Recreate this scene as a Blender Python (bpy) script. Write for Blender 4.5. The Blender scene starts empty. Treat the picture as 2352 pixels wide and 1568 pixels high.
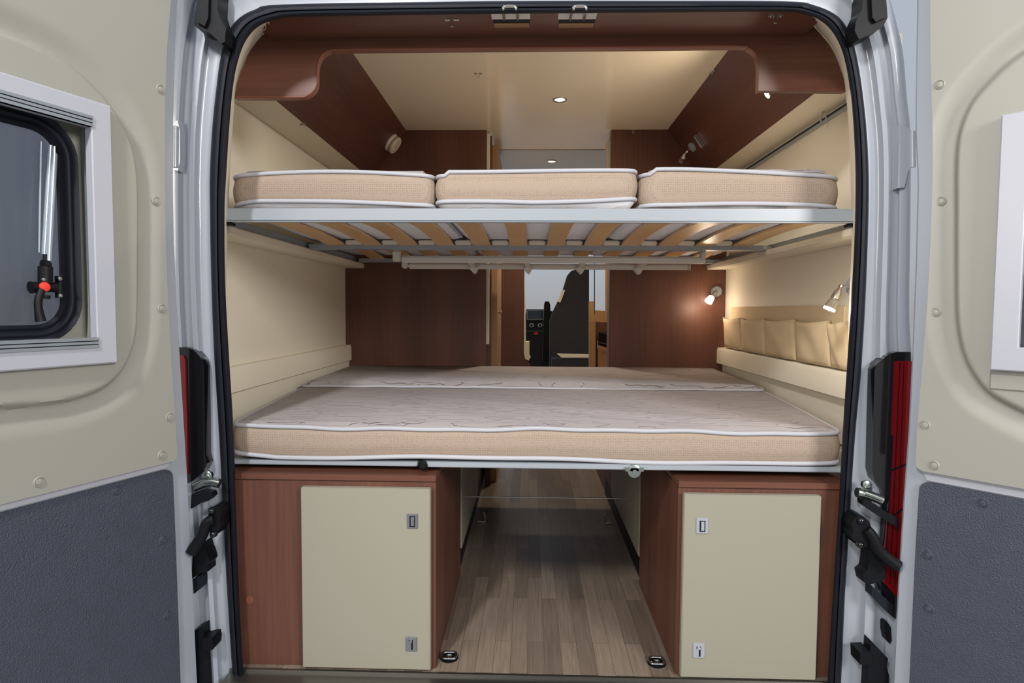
import bpy, bmesh, math, random
from mathutils import Vector, Matrix, noise
random.seed(7)
PI = math.pi
# ------------------------------------------------------------------ camera
F = 1414.0
CAM = Vector((0.0, -1.555, 0.92))
YAW, PIT = math.atan(41/F), math.atan(72/F)
FW = Vector((-math.sin(YAW)*math.cos(PIT), math.cos(YAW)*math.cos(PIT), -math.sin(PIT)))
RT = Vector((math.cos(YAW), math.sin(YAW), 0))
UP = RT.cross(FW)
ROLL = 0.006
RT, UP = (RT*math.cos(ROLL)+UP*math.sin(ROLL)), (UP*math.cos(ROLL)-RT*math.sin(ROLL))
sc = bpy.context.scene
col = sc.collection
cd = bpy.data.cameras.new('camera'); cam = bpy.data.objects.new('camera', cd); col.objects.link(cam)
cd.sensor_width = 36; cd.lens = F/2352*36; cd.clip_start = 0.02; cd.clip_end = 100
cam.matrix_world = Matrix(((RT.x, UP.x, -FW.x, CAM.x), (RT.y, UP.y, -FW.y, CAM.y), (RT.z, UP.z, -FW.z, CAM.z), (0, 0, 0, 1)))
sc.camera = cam
sc.view_settings.view_transform = 'Standard'; sc.view_settings.look = 'None'
sc.view_settings.gamma = 1; sc.view_settings.use_curve_mapping = False
sc.view_settings.exposure = -0.78
# ------------------------------------------------------------------ world and big lights
w = bpy.data.worlds.new('hall'); sc.world = w; w.use_nodes = True
wn = w.node_tree.nodes; wl = w.node_tree.links
bg = wn['Background']; bg.inputs[1].default_value = 1.0
tc = wn.new('ShaderNodeTexCoord'); sx = wn.new('ShaderNodeSeparateXYZ'); cr = wn.new('ShaderNodeValToRGB')
wl.new(tc.outputs['Generated'], sx.inputs[0]); wl.new(sx.outputs[2], cr.inputs[0]); wl.new(cr.outputs[0], bg.inputs[0])
cr.color_ramp.elements[0].position = 0.0; cr.color_ramp.elements[0].color = (0.42, 0.42, 0.43, 1)
cr.color_ramp.elements[1].position = 0.35; cr.color_ramp.elements[1].color = (0.50, 0.55, 0.63, 1)
# world glow strengthened behind the camera, added to brighten the dim interior
mry = wn.new('ShaderNodeMapRange'); mry.interpolation_type = 'SMOOTHSTEP'; mry.inputs[1].default_value = -0.95; mry.inputs[2].default_value = -0.1
mry.inputs[3].default_value = 1.8; mry.inputs[4].default_value = 1.5
wl.new(sx.outputs[1], mry.inputs[0]); wl.new(mry.outputs[0], bg.inputs[1])
e = cr.color_ramp.elements.new(0.06); e.color = (0.46, 0.50, 0.54, 1)

def aim(o, target):
    o.rotation_euler = (Vector(target)-o.location).to_track_quat('-Z', 'Y').to_euler()
def area(name, loc, target, sx_, sy_, power, color):
    l = bpy.data.lights.new(name, 'AREA'); l.shape = 'RECTANGLE'; l.size = sx_; l.size_y = sy_; l.energy = power; l.color = color
    o = bpy.data.objects.new(name, l); col.objects.link(o); o.location = loc; aim(o, target); return o
def spot(name, loc, target, power, color, ang=120, r=0.02, blend=0.6):
    l = bpy.data.lights.new(name, 'SPOT'); l.energy = power; l.color = color; l.spot_size = math.radians(ang); l.spot_blend = blend; l.shadow_soft_size = r
    o = bpy.data.objects.new(name, l); col.objects.link(o); o.location = loc; aim(o, target); return o
def point(name, loc, power, color, r=0.02):
    l = bpy.data.lights.new(name, 'POINT'); l.energy = power; l.color = color; l.shadow_soft_size = r
    o = bpy.data.objects.new(name, l); col.objects.link(o); o.location = loc; return o
area('hall_lamp_key', (-0.95, -2.55, 2.75), (0.1, 0.4, 0.7), 0.22, 0.4, 125, (1.0, 0.985, 0.97))
area('hall_lamp_fill', (2.1, -2.7, 2.0), (-0.4, 0.6, 0.9), 0.9, 0.9, 150, (1.0, 0.97, 0.92))
area('added_side_fill', (-2.3, -2.6, 1.7), (0.5, 0.6, 1.1), 0.9, 0.9, 75, (1.0, 0.93, 0.80))  # added off-frame fill to brighten the inner wall; no known lamp there
WARM = (1.0, 0.84, 0.64)

# ------------------------------------------------------------------ picture measuring helpers
def ray(u, v): return FW*F + RT*(u-1176) + UP*(784-v)
def P(u, v, Y): r = ray(u, v); return CAM + r*((Y-CAM.y)/r.y)
def PX(u, v, X): r = ray(u, v); return CAM + r*((X-CAM.x)/r.x)
def PZ(u, v, Z): r = ray(u, v); return CAM + r*((Z-CAM.z)/r.z)

# ------------------------------------------------------------------ materials
def srgb(r, g, b):
    f = lambda c: (c/255/12.92) if c/255 <= 0.04045 else ((c/255+0.055)/1.055)**2.4
    return (f(r), f(g), f(b), 1)
def mat(name, c, rough=0.5, metal=0, coat=0, trans=0, ior=1.45, emit=None, estr=0, spec=0.5, bump=None, vary=0.0, vscale=3):
    m = bpy.data.materials.new(name); m.use_nodes = True; n = m.node_tree.nodes; L = m.node_tree.links
    b = n['Principled BSDF']; b.inputs['Base Color'].default_value = c; b.inputs['Roughness'].default_value = rough
    b.inputs['Metallic'].default_value = metal; b.inputs['Coat Weight'].default_value = coat; b.inputs['Coat Roughness'].default_value = 0.08
    b.inputs['Transmission Weight'].default_value = trans; b.inputs['IOR'].default_value = ior; b.inputs['Specular IOR Level'].default_value = spec
    if emit: b.inputs['Emission Color'].default_value = emit; b.inputs['Emission Strength'].default_value = estr
    t = n.new('ShaderNodeTexCoord')
    if vary:
        nz = n.new('ShaderNodeTexNoise'); nz.inputs['Scale'].default_value = vscale; nz.inputs['Detail'].default_value = 3
        L.new(t.outputs['Object'], nz.inputs['Vector'])
        hs = n.new('ShaderNodeHueSaturation'); hs.inputs['Color'].default_value = c
        mr = n.new('ShaderNodeMapRange'); mr.inputs[3].default_value = 1-vary; mr.inputs[4].default_value = 1+vary
        L.new(nz.outputs[0], mr.inputs[0]); L.new(mr.outputs[0], hs.inputs['Value']); L.new(hs.outputs[0], b.inputs['Base Color'])
    if bump:
        sc_, strg, dist = bump
        nz = n.new('ShaderNodeTexNoise'); nz.inputs['Scale'].default_value = sc_; nz.inputs['Detail'].default_value = 4
        L.new(t.outputs['Object'], nz.inputs['Vector'])
        bp = n.new('ShaderNodeBump'); bp.inputs['Strength'].default_value = strg; bp.inputs['Distance'].default_value = dist
        L.new(nz.outputs[0], bp.inputs['Height']); L.new(bp.outputs[0], b.inputs['Normal'])
    return m
def wood(name, c1, c2, scale, rough=0.4, bands=True, bvec=(5, 5, 0.01)):
    m = bpy.data.materials.new(name); m.use_nodes = True; n = m.node_tree.nodes; L = m.node_tree.links; b = n['Principled BSDF']
    t = n.new('ShaderNodeTexCoord'); mp = n.new('ShaderNodeMapping'); mp.inputs['Scale'].default_value = scale
    L.new(t.outputs['Object'], mp.inputs[0])
    nz = n.new('ShaderNodeTexNoise'); nz.inputs['Scale'].default_value = 1.0; nz.inputs['Detail'].default_value = 6; nz.inputs['Distortion'].default_value = 0.3
    L.new(mp.outputs[0], nz.inputs['Vector'])
    mp2 = n.new('ShaderNodeMapping'); mp2.inputs['Scale'].default_value = bvec; L.new(t.outputs['Object'], mp2.inputs[0])
    n2 = n.new('ShaderNodeTexNoise'); n2.inputs['Scale'].default_value = 1.3; n2.inputs['Detail'].default_value = 1; L.new(mp2.outputs[0], n2.inputs['Vector'])
    ad = n.new('ShaderNodeMath'); ad.operation = 'MULTIPLY_ADD'; L.new(n2.outputs[0], ad.inputs[0]); ad.inputs[1].default_value = 0.55; 
    m1 = n.new('ShaderNodeMath'); m1.operation = 'MULTIPLY'; m1.inputs[1].default_value = 0.45; L.new(nz.outputs[0], m1.inputs[0]); L.new(m1.outputs[0], ad.inputs[2])
    r = n.new('ShaderNodeValToRGB'); r.color_ramp.elements[0].position = 0.30; r.color_ramp.elements[0].color = c1
    r.color_ramp.elements[1].position = 0.70; r.color_ramp.elements[1].color = c2
    L.new(ad.outputs[0], r.inputs[0]); L.new(r.outputs[0], b.inputs['Base Color']); b.inputs['Roughness'].default_value = rough
    return m
WC1, WC2 = srgb(78, 46, 35), srgb(108, 68, 52)
M = {}
M['wood_v'] = wood('walnut laminate upright grain', WC1, WC2, (110, 110, 3), 0.46, bvec=(6, 6, 0.15))
M['wood_h'] = wood('walnut laminate level grain', WC1, WC2, (3, 110, 110), 0.33, bvec=(0.15, 6, 6))
M['wood_y'] = wood('walnut laminate grain running in', WC1, WC2, (110, 3, 110), 0.4, bvec=(6, 0.15, 6))
M['edge'] = mat('walnut edge band', srgb(120, 72, 55), 0.3)
M['tan'] = wood('tan board', srgb(165, 125, 84), srgb(186, 147, 104), (80, 80, 3), 0.4)
M['slat'] = wood('birch slat', srgb(210, 165, 108), srgb(226, 185, 132), (60, 3, 60), 0.32)
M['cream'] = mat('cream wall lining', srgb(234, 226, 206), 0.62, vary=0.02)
M['ceil'] = mat('cream gloss ceiling', srgb(238, 228, 204), 0.16, spec=0.5)
M['ceil2'] = mat('grey headliner', srgb(190, 190, 184), 0.25)
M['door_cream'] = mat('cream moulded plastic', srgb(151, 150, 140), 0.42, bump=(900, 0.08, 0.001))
M['cab_cream'] = mat('cream cabinet front', srgb(147, 142, 127), 0.38)
M['dark'] = mat('dark grey grained board', srgb(64, 69, 82), 0.4, bump=(330, 0.8, 0.004), vary=0.12, vscale=25)
M['paint'] = mat('white body paint', srgb(152, 157, 166), 0.28, coat=0.6)
M['alu'] = mat('light grey frame', srgb(172, 173, 182), 0.35)
M['track'] = mat('silver track', srgb(160, 170, 178), 0.3, metal=0.6)
M['rubber'] = mat('black rubber seal', srgb(20, 23, 32), 0.55, spec=0.3)
M['black'] = mat('black plastic', srgb(13, 14, 18), 0.5, spec=0.25)
M['lampblack'] = mat('gloss black lamp housing', srgb(16, 16, 19), 0.12, coat=0.5)
M['red'] = mat('red lamp lens', srgb(106, 4, 8), 0.12, coat=0.6)
M['redbtn'] = mat('red button', srgb(225, 60, 50), 0.4)
M['chrome'] = mat('chrome', srgb(205, 202, 196), 0.18, metal=1)
M['zinc'] = mat('zinc plated steel', srgb(170, 178, 170), 0.28, metal=1)
M['rail'] = mat('white painted metal', srgb(150, 156, 163), 0.32)
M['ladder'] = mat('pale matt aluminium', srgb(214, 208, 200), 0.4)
M['railgrey'] = mat('grey painted metal', srgb(150, 155, 162), 0.4)
M['pipe'] = mat('white piping', srgb(176, 176, 182), 0.8, bump=(300, 0.2, 0.001))
M['glass'] = mat('tinted acrylic', (0.22, 0.24, 0.28, 1), 0.04, trans=0.9, ior=1.3)
M['clear'] = mat('clear acrylic', (0.95, 0.95, 0.95, 1), 0.05, trans=1.0, ior=1.45)
M['glow'] = mat('lit lamp', (1, 1, 1, 1), 0.4, emit=(1.0, 0.90, 0.76, 1), estr=14)
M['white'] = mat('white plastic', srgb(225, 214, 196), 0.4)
M['seat'] = mat('anthracite seat fabric', srgb(46, 46, 54), 0.8)
M['dash'] = mat('dark dashboard', srgb(26, 27, 31), 0.5)
M['screen'] = mat('screen glass', srgb(38, 52, 66), 0.1)
M['plate'] = mat('satin grey latch', srgb(150, 152, 156), 0.3, metal=0.8)
M['plate_w'] = mat('white latch', srgb(172, 175, 182), 0.35, metal=0.3)
M['steelsill'] = mat('brushed sill', srgb(120, 118, 112), 0.35, metal=0.9, bump=(40, 0.2, 0.001))
M['canvas'] = mat('beige canvas', srgb(214, 192, 156), 0.85, bump=(600, 0.25, 0.001))

def fabric():
    m = bpy.data.materials.new('cream spacer mesh fabric'); m.use_nodes = True; n = m.node_tree.nodes; L = m.node_tree.links; b = n['Principled BSDF']
    b.inputs['Roughness'].default_value = 0.9
    t = n.new('ShaderNodeTexCoord'); vo = n.new('ShaderNodeTexVoronoi'); vo.inputs['Scale'].default_value = 170; vo.inputs['Randomness'].default_value = 0.25
    L.new(t.outputs['Object'], vo.inputs['Vector'])
    r = n.new('ShaderNodeValToRGB'); r.color_ramp.elements[0].position = 0.1; r.color_ramp.elements[0].color = srgb(136, 119, 104)
    r.color_ramp.elements[1].position = 0.45; r.color_ramp.elements[1].color = srgb(160, 142, 126)
    L.new(vo.outputs['Distance'], r.inputs[0]); L.new(r.outputs[0], b.inputs['Base Color'])
    bp = n.new('ShaderNodeBump'); bp.inputs['Strength'].default_value = 0.35; bp.inputs['Distance'].default_value = 0.002
    L.new(vo.outputs['Distance'], bp.inputs['Height']); L.new(bp.outputs[0], b.inputs['Normal'])
    return m
M['mesh'] = fabric()
def quilt(name, c, strength=1.0):
    m = bpy.data.materials.new(name); m.use_nodes = True; n = m.node_tree.nodes; L = m.node_tree.links; b = n['Principled BSDF']
    b.inputs['Roughness'].default_value = 0.85; b.inputs['Base Color'].default_value = c
    t = n.new('ShaderNodeTexCoord'); mp = n.new('ShaderNodeMapping'); mp.inputs['Scale'].default_value = (6, 30, 6); mp.inputs['Rotation'].default_value = (0, 0, -0.2)
    L.new(t.outputs['Object'], mp.inputs[0])
    nz = n.new('ShaderNodeTexNoise'); nz.inputs['Scale'].default_value = 1.3; nz.inputs['Detail'].default_value = 1.2; nz.inputs['Distortion'].default_value = 0.2
    L.new(mp.outputs[0], nz.inputs['Vector'])
    # narrow ridges where the noise crosses a level
    a = n.new('ShaderNodeMath'); a.operation = 'SUBTRACT'; a.inputs[1].default_value = 0.5; L.new(nz.outputs[0], a.inputs[0])
    a2 = n.new('ShaderNodeMath'); a2.operation = 'ABSOLUTE'; L.new(a.outputs[0], a2.inputs[0])
    mr = n.new('ShaderNodeMapRange'); mr.inputs[1].default_value = 0.0; mr.inputs[2].default_value = 0.028; mr.inputs[3].default_value = 1; mr.inputs[4].default_value = 0; mr.interpolation_type = 'SMOOTHSTEP'
    L.new(a2.outputs[0], mr.inputs[0])
    bp = n.new('ShaderNodeBump'); bp.inputs['Strength'].default_value = strength; bp.inputs['Distance'].default_value = 0.0035
    L.new(mr.outputs[0], bp.inputs['Height']); L.new(bp.outputs[0], b.inputs['Normal'])
    return m
M['quilt'] = quilt('white quilted cover', srgb(168, 160, 160))
M['under'] = quilt('white mattress underside', srgb(222, 222, 226), 0.2)
def floor_mat():
    m = bpy.data.materials.new('grey brown oak strip vinyl'); m.use_nodes = True; n = m.node_tree.nodes; L = m.node_tree.links; b = n['Principled BSDF']
    t = n.new('ShaderNodeTexCoord'); mp = n.new('ShaderNodeMapping'); mp.inputs['Rotation'].default_value = (0, 0, PI/2); mp.inputs['Scale'].default_value = (1, 1, 1)
    L.new(t.outputs['Object'], mp.inputs[0])
    br = n.new('ShaderNodeTexBrick'); br.offset = 0.37; br.inputs['Scale'].default_value = 1.0; br.inputs['Brick Width'].default_value = 0.42; br.inputs['Row Height'].default_value = 0.046
    br.inputs['Mortar Size'].default_value = 0.0006; br.inputs['Color1'].default_value = srgb(108, 94, 82); br.inputs['Color2'].default_value = srgb(142, 126, 111); br.inputs['Mortar'].default_value = srgb(92, 78, 66)
    L.new(mp.outputs[0], br.inputs['Vector'])
    mp2 = n.new('ShaderNodeMapping'); mp2.inputs['Scale'].default_value = (160, 5, 1); L.new(t.outputs['Object'], mp2.inputs[0])
    nz = n.new('ShaderNodeTexNoise'); nz.inputs['Scale'].default_value = 1; nz.inputs['Detail'].default_value = 6; nz.inputs['Distortion'].default_value = 1.2; L.new(mp2.outputs[0], nz.inputs['Vector'])
    mr = n.new('ShaderNodeMapRange'); mr.inputs[1].default_value = 0.3; mr.inputs[2].default_value = 0.7; mr.inputs[3].default_value = 0.78; mr.inputs[4].default_value = 1.16; L.new(nz.outputs[0], mr.inputs[0])
    hs = n.new('ShaderNodeHueSaturation'); L.new(br.outputs[0], hs.inputs['Color']); L.new(mr.outputs[0], hs.inputs['Value']); L.new(hs.outputs[0], b.inputs['Base Color'])
    b.inputs['Roughness'].default_value = 0.38
    return m
M['floor'] = floor_mat()

# ------------------------------------------------------------------ mesh helpers
def tag(o, label=None, cat=None, group=None, kind=None):
    if label: o['label'] = label
    if cat: o['category'] = cat
    if group: o['group'] = group
    if kind: o['kind'] = kind
    return o
def thing(name, label, cat, loc=(0, 0, 0), group=None):
    o = bpy.data.objects.new(name, None); col.objects.link(o); o.location = loc; o.empty_display_size = 0.05
    return tag(o, label, cat, group)
def worldloc(o):
    v = Vector((0, 0, 0))
    while o is not None: v += Vector(o.location); o = o.parent
    return v
def finish(name, bm, m, parent=None, smooth=35, origin=None, label=None):
    """bm holds world coordinates; link it as ONE object."""
    me = bpy.data.meshes.new(name)
    if parent is not None: off = worldloc(parent)
    elif origin is not None: off = Vector(origin)
    else: off = Vector((0, 0, 0))
    bmesh.ops.recalc_face_normals(bm, faces=bm.faces[:])
    for v in bm.verts: v.co -= off
    if smooth:
        a = math.radians(smooth)
        for f in bm.faces: f.smooth = True
        for ed in bm.edges:
            if len(ed.link_faces) == 2 and ed.calc_face_angle(0) > a: ed.smooth = False
    bm.to_mesh(me); bm.free(); me.materials.append(m)
    o = bpy.data.objects.new(name, me); col.objects.link(o)
    if parent is not None: o.parent = parent
    elif origin is not None: o.location = off
    if label: o['label'] = label
    return o
def merge(bm, tmp, bevel=0, seg=2):
    if bevel:
        es = [e_ for e_ in tmp.edges if len(e_.link_faces) == 2 and e_.calc_face_angle(0) > 0.6]
        bmesh.ops.recalc_face_normals(tmp, faces=tmp.faces[:])
        bmesh.ops.bevel(tmp, geom=es, offset=bevel, segments=seg, affect='EDGES', clamp_overlap=True)
    me = bpy.data.meshes.new('t'); tmp.to_mesh(me); tmp.free(); bm.from_mesh(me); bpy.data.meshes.remove(me)
def box(bm, x0, x1, y0, y1, z0, z1, bevel=0.0, mx=None):
    t = bmesh.new(); bmesh.ops.create_cube(t, size=1)
    for v in t.verts:
        v.co = Vector((x0+(v.co.x+.5)*(x1-x0), y0+(v.co.y+.5)*(y1-y0), z0+(v.co.z+.5)*(z1-z0)))
        if mx: v.co = mx @ v.co
    merge(bm, t, bevel)
def prism(bm, pts, d, bevel=0.0):
    """planar outline pts extruded by the vector d"""
    t = bmesh.new(); a = [t.verts.new(p) for p in pts]; b = [t.verts.new(Vector(p)+Vector(d)) for p in pts]
    t.faces.new(a); t.faces.new(list(reversed(b))); n = len(pts)
    for i in range(n): t.faces.new((a[i], a[(i+1) % n], b[(i+1) % n], b[i]))
    merge(bm, t, bevel)
def frame_of(d):
    d = Vector(d).normalized(); a = Vector((0, 0, 1)) if abs(d.z) < 0.9 else Vector((1, 0, 0))
    x = d.cross(a).normalized(); return x, d.cross(x).normalized()
def cyl(bm, p0, p1, r0, r1=None, seg=24, bevel=0):
    p0 = Vector(p0); p1 = Vector(p1); r1 = r0 if r1 is None else r1
    x, y = frame_of(p1-p0); t = bmesh.new()
    A = [t.verts.new(p0+x*(r0*math.cos(2*PI*i/seg))+y*(r0*math.sin(2*PI*i/seg))) for i in range(seg)]
    B = [t.verts.new(p1+x*(r1*math.cos(2*PI*i/seg))+y*(r1*math.sin(2*PI*i/seg))) for i in range(seg)]
    t.faces.new(A); t.faces.new(list(reversed(B)))
    for i in range(seg): t.faces.new((A[i], A[(i+1) % seg], B[(i+1) % seg], B[i]))
    merge(bm, t, bevel)
def tube(bm, pts, r, seg=10, closed=False):
    pts = [Vector(p) for p in pts]; n = len(pts); rings = []
    prev = None
    for i, p in enumerate(pts):
        if closed: d = pts[(i+1) % n]-pts[i-1]
        else: d = pts[min(i+1, n-1)]-pts[max(i-1, 0)]
        d.normalize()
        if prev is None: x, _ = frame_of(d)
        else: x = (prev-d*prev.dot(d)).normalized()
        prev = x; y = d.cross(x)
        rr = r(i/(n-1)) if callable(r) else r
        rings.append([bm.verts.new(p+x*(rr*math.cos(2*PI*k/seg))+y*(rr*math.sin(2*PI*k/seg))) for k in range(seg)])
    m_ = n if closed else n-1
    for i in range(m_):
        a, b = rings[i], rings[(i+1) % n]
        for k in range(seg): bm.faces.new((a[k], a[(k+1) % seg], b[(k+1) % seg], b[k]))
    if not closed: bm.faces.new(rings[0]); bm.faces.new(list(reversed(rings[-1])))
def strips(bm, rows, closed=False):
    R = [[bm.verts.new(p) for p in r] for r in rows]
    for i in range(len(R)-1):
        n = len(R[i])
        for k in range(n if closed else n-1):
            bm.faces.new((R[i][k], R[i][(k+1) % n], R[i+1][(k+1) % n], R[i+1][k]))
    return R
def lathe(bm, c, axis, prof, seg=28):
    c = Vector(c); ax = Vector(axis).normalized(); x, y = frame_of(ax)
    rows = [[c+ax*h+x*(r*math.cos(2*PI*i/seg))+y*(r*math.sin(2*PI*i/seg)) for i in range(seg)] for r, h in prof]
    R = strips(bm, rows, True); bm.faces.new(R[0]); bm.faces.new(list(reversed(R[-1])))
def cr_spline(pts, n):
    out = []; m_ = len(pts)-1
    for i in range(m_):
        p0, p1, p2, p3 = pts[max(i-1, 0)], pts[i], pts[i+1], pts[min(i+2, m_)]
        for k in range(n):
            t = k/n
            out.append(tuple(0.5*((2*p1[j])+(-p0[j]+p2[j])*t+(2*p0[j]-5*p1[j]+4*p2[j]-p3[j])*t*t+(-p0[j]+3*p1[j]-3*p2[j]+p3[j])*t**3) for j in range(len(p1))))
    out.append(tuple(pts[-1])); return out
def one(name, m, fn, parent=None, **k):
    bm = bmesh.new(); fn(bm); return finish(name, bm, m, parent, **k)
def pxpoly(bm, pts, Y, th, bevel=0.0):
    prism(bm, [P(u, v, Y) for u, v in pts], (0, th, 0), bevel)

# ------------------------------------------------------------------ interior shell
XL, XR, YP, ZC, ZS = -0.963, 1.0, 1.635, 1.838, 1.589
CL, CRR = -0.643, 0.690     # ceiling edges
SL, SR = -0.822, 0.866      # cove bottom edges
YB = 0.19
FZ = -0.023
def struct(name, m, fn, **k): return tag(one(name, m, fn, **k), kind='structure')
struct('floor', M['floor'], lambda b: box(b, -1.0, 1.03, 0.0, 4.6, FZ-0.04, FZ))
struct('wall_left', M['cream'], lambda b: box(b, XL-0.008, XL, YB, 3.4, FZ, ZS+0.004))
struct('wall_right', M['cream'], lambda b: box(b, XR, XR+0.008, YB, 3.4, FZ, ZS+0.004))
struct('ceiling', M['ceil'], lambda b: box(b, CL-0.03, CRR+0.03, YB-0.02, 2.02, ZC, ZC+0.05))
struct('ceiling_front', M['ceil2'], lambda b: box(b, -0.96, 1.0, 2.025, 3.4, ZC-0.004, ZC+0.05))
def soffit(x0, x1):
    return lambda b: box(b, x0, x1, YB, YP, ZS, ZS+0.012, 0.002)
struct('trim_1', M['cream'], soffit(XL, SL)); struct('trim_2', M['cream'], soffit(SR, XR))
def cove(xc, xs):
    def f(b):
        s = 1 if xs > xc else -1
        prism(b, [(xc, YB-0.03, ZC), (xs, YB-0.03, ZS), (xs+0.015*s, YB-0.03, ZS+0.004), (xc+0.02*s, YB-0.03, ZC+0.002)], (0, YP-YB+0.03, 0))
    return f
struct('trim_3', M['wood_y'], cove(CL, SL)); struct('trim_4', M['wood_y'], cove(CRR, SR))
struct('wall_front_left', M['wood_v'], lambda b: box(b, XL, -0.229, YP, YP+0.03, 0.45, ZC, 0.001))
struct('wall_front_right', M['wood_v'], lambda b: box(b, 0.408, XR, YP, YP+0.03, 0.45, ZC, 0.001))
# side ledges at mattress level
def ledge(x0, x1, sgn):
    def f(b):
        zt, zm = 0.735, 0.655
        if sgn < 0: pr = [(x0, zt), (x1-0.006, zt), (x1, zt-0.012), (x1, zm), (x1-0.012, zm-0.006), (x1-0.012, 0.5), (x0, 0.5)]
        else: pr = [(x1, zt), (x0+0.006, zt), (x0, zt-0.012), (x0, zm), (x0+0.03, zm-0.006), (x0+0.03, 0.5), (x1, 0.5)]
        prism(b, [(x, YB, z) for x, z in pr], (0, YP-YB, 0), 0.003)
    return f
struct('trim_5', M['cream'], ledge(XL, -0.933, -1)); struct('trim_6', M['cream'], ledge(0.962, XR, 1))
# battens that carry the bunk
struct('trim_7', M['cream'], lambda b: box(b, XL, -0.862, 0.2, YP, 1.132, 1.156, 0.004))
struct('trim_8', M['cream'], lambda b: box(b, 0.90, XR, 0.2, YP, 1.132, 1.156, 0.004))

# ------------------------------------------------------------------ rear opening: contours
CONT = [ # inner seal | outer seal | body edge
 ((564,1640),(540,1640),(452,1640)), ((551,1400),(524,1400),(440,1400)), ((543,1200),(513,1200),(425,1200)), ((537,1000),(503,1000),(412,1000)),
 ((525,800),(491,800),(398,800)), ((517,640),(485,640),(390,640)), ((516,480),(482,480),(388,480)), ((520,400),(482,400),(388,400)),
 ((526,300),(487,300),(388,300)), ((535,200),(496,210),(392,200)), ((548,135),(507,130),(398,110)), ((568,88),(522,80),(408,40)),
 ((600,57),(545,45),(420,-30)), ((650,42),(585,22),(460,-90)), ((720,38),(650,10),(560,-120)), ((1000,34),(1000,4),(1000,-130)),
 ((1240,31),(1240,2),(1240,-130)), ((1500,29),(1500,2),(1500,-130)), ((1780,27),(1800,3),(1900,-120)), ((1850,33),(1870,12),(2000,-90)),
 ((1895,55),(1925,38),(2032,-20)), ((1925,95),(1955,85),(2053,53)), ((1943,150),(1972,150),(2068,120)), ((1955,230),(1985,240),(2078,230)),
 ((1962,320),(1993,330),(2086,310)), ((1965,420),(1996,430),(2086,430)), ((1962,560),(1993,560),(2085,560)), ((1953,720),(1986,720),(2083,720)),
 ((1944,860),(1977,860),(2090,860)), ((1935,1000),(1964,1000),(2088,1000)), ((1925,1180),(1952,1180),(2080,1180)), ((1912,1380),(1940,1380),(2068,1380)), ((1896,1640),(1929,1640),(2055,1640))]
NS = 5
IN = cr_spline([c[0] for c in CONT], NS); OUT = cr_spline([c[1] for c in CONT], NS); BOD = cr_spline([c[2] for c in CONT], NS)
def blend(A, B, t, Y): return [P(a[0]*(1-t)+b[0]*t, a[1]*(1-t)+b[1]*t, Y) for a, b in zip(A, B)]
def seal_f(bm):
    prof = [(0.0, 0.01), (0.0, -0.012), (0.1, -0.026), (0.3, -0.030), (0.46, -0.028), (0.52, -0.020), (0.58, -0.030), (0.72, -0.034), (0.9, -0.028), (1.0, -0.012), (1.0, 0.02), (0.9, 0.02)]
    rows = [blend(OUT, IN, t, Y) for t, Y in prof]; strips(bm, rows + [rows[0]])
one('door_seal', M['rubber'], seal_f, smooth=60)
tag(bpy.data.objects['door_seal'], 'black rubber weather seal running round the rear door opening', 'door seal')
def body_f(bm):
    prof = [(0.0, 0.02), (0.0, -0.006), (0.22, -0.008), (0.30, -0.014), (0.38, -0.028), (0.50, -0.032), (0.56, -0.026), (0.60, -0.022), (0.74, -0.022), (0.78, -0.034), (0.92, -0.038), (1.0, -0.034)]
    rows = [blend(OUT, BOD, t, Y) for t, Y in prof]
    last = rows[-1]
    def outw(p, k, Y): return Vector((p.x*(1+k*1.3), Y, 0.9+(p.z-0.9)*(1+k)))
    rows.append([outw(p, 0.012, -0.02) for p in last]); rows.append([outw(p, 0.13, 0.26) for p in last]); rows.append([outw(p, 0.13, 3.4) for p in last])
    strips(bm, rows)
struct('wall_rear', M['paint'], body_f, smooth=50)
def ring_f(bm):
    A = [P(u, v, 0.004) for u, v in IN]
    A0 = [P(u, v, -0.004) for u, v in IN]
    BP = [(549,1640),(538,1400),(532,1200),(527,1000),(518,800),(520,640),(524,480),(528,400),(534,300),(541,215),(553,165),(575,122),(607,78),(640,10),(720,-10),(1000,-20),
          (1240,-20),(1500,-20),(1780,-10),(1845,10),(1869,60),(1905,102),(1925,142),(1940,200),(1950,300),(1954,420),(1956,560),(1950,720),(1946,860),(1940,1000),(1932,1180),(1922,1380),(1910,1640)]
    B = [P(u, v, 0.19) for u, v in cr_spline(BP, NS)]
    C = [Vector(((min(b.x*1.1, XL-0.01) if b.x < 0 else max(b.x*1.1, XR+0.01)) if b.z < 1.6 and abs(b.x) > 0.5 else b.x*1.14, 0.195, b.z if b.z < 1.3 else b.z+(b.z-1.3)*0.3)) for b in B]
    strips(bm, [A0, A, B, C])
struct('trim_9', M['cream'], ring_f, smooth=50)
struct('trim_10', M['steelsill'], lambda b: (box(b, -0.78, 0.78, -0.06, -0.001, FZ-0.03, FZ-0.006, 0.002), box(b, -0.78, 0.78, -0.012, -0.002, FZ-0.008, FZ+0.001, 0.001)))

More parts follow.
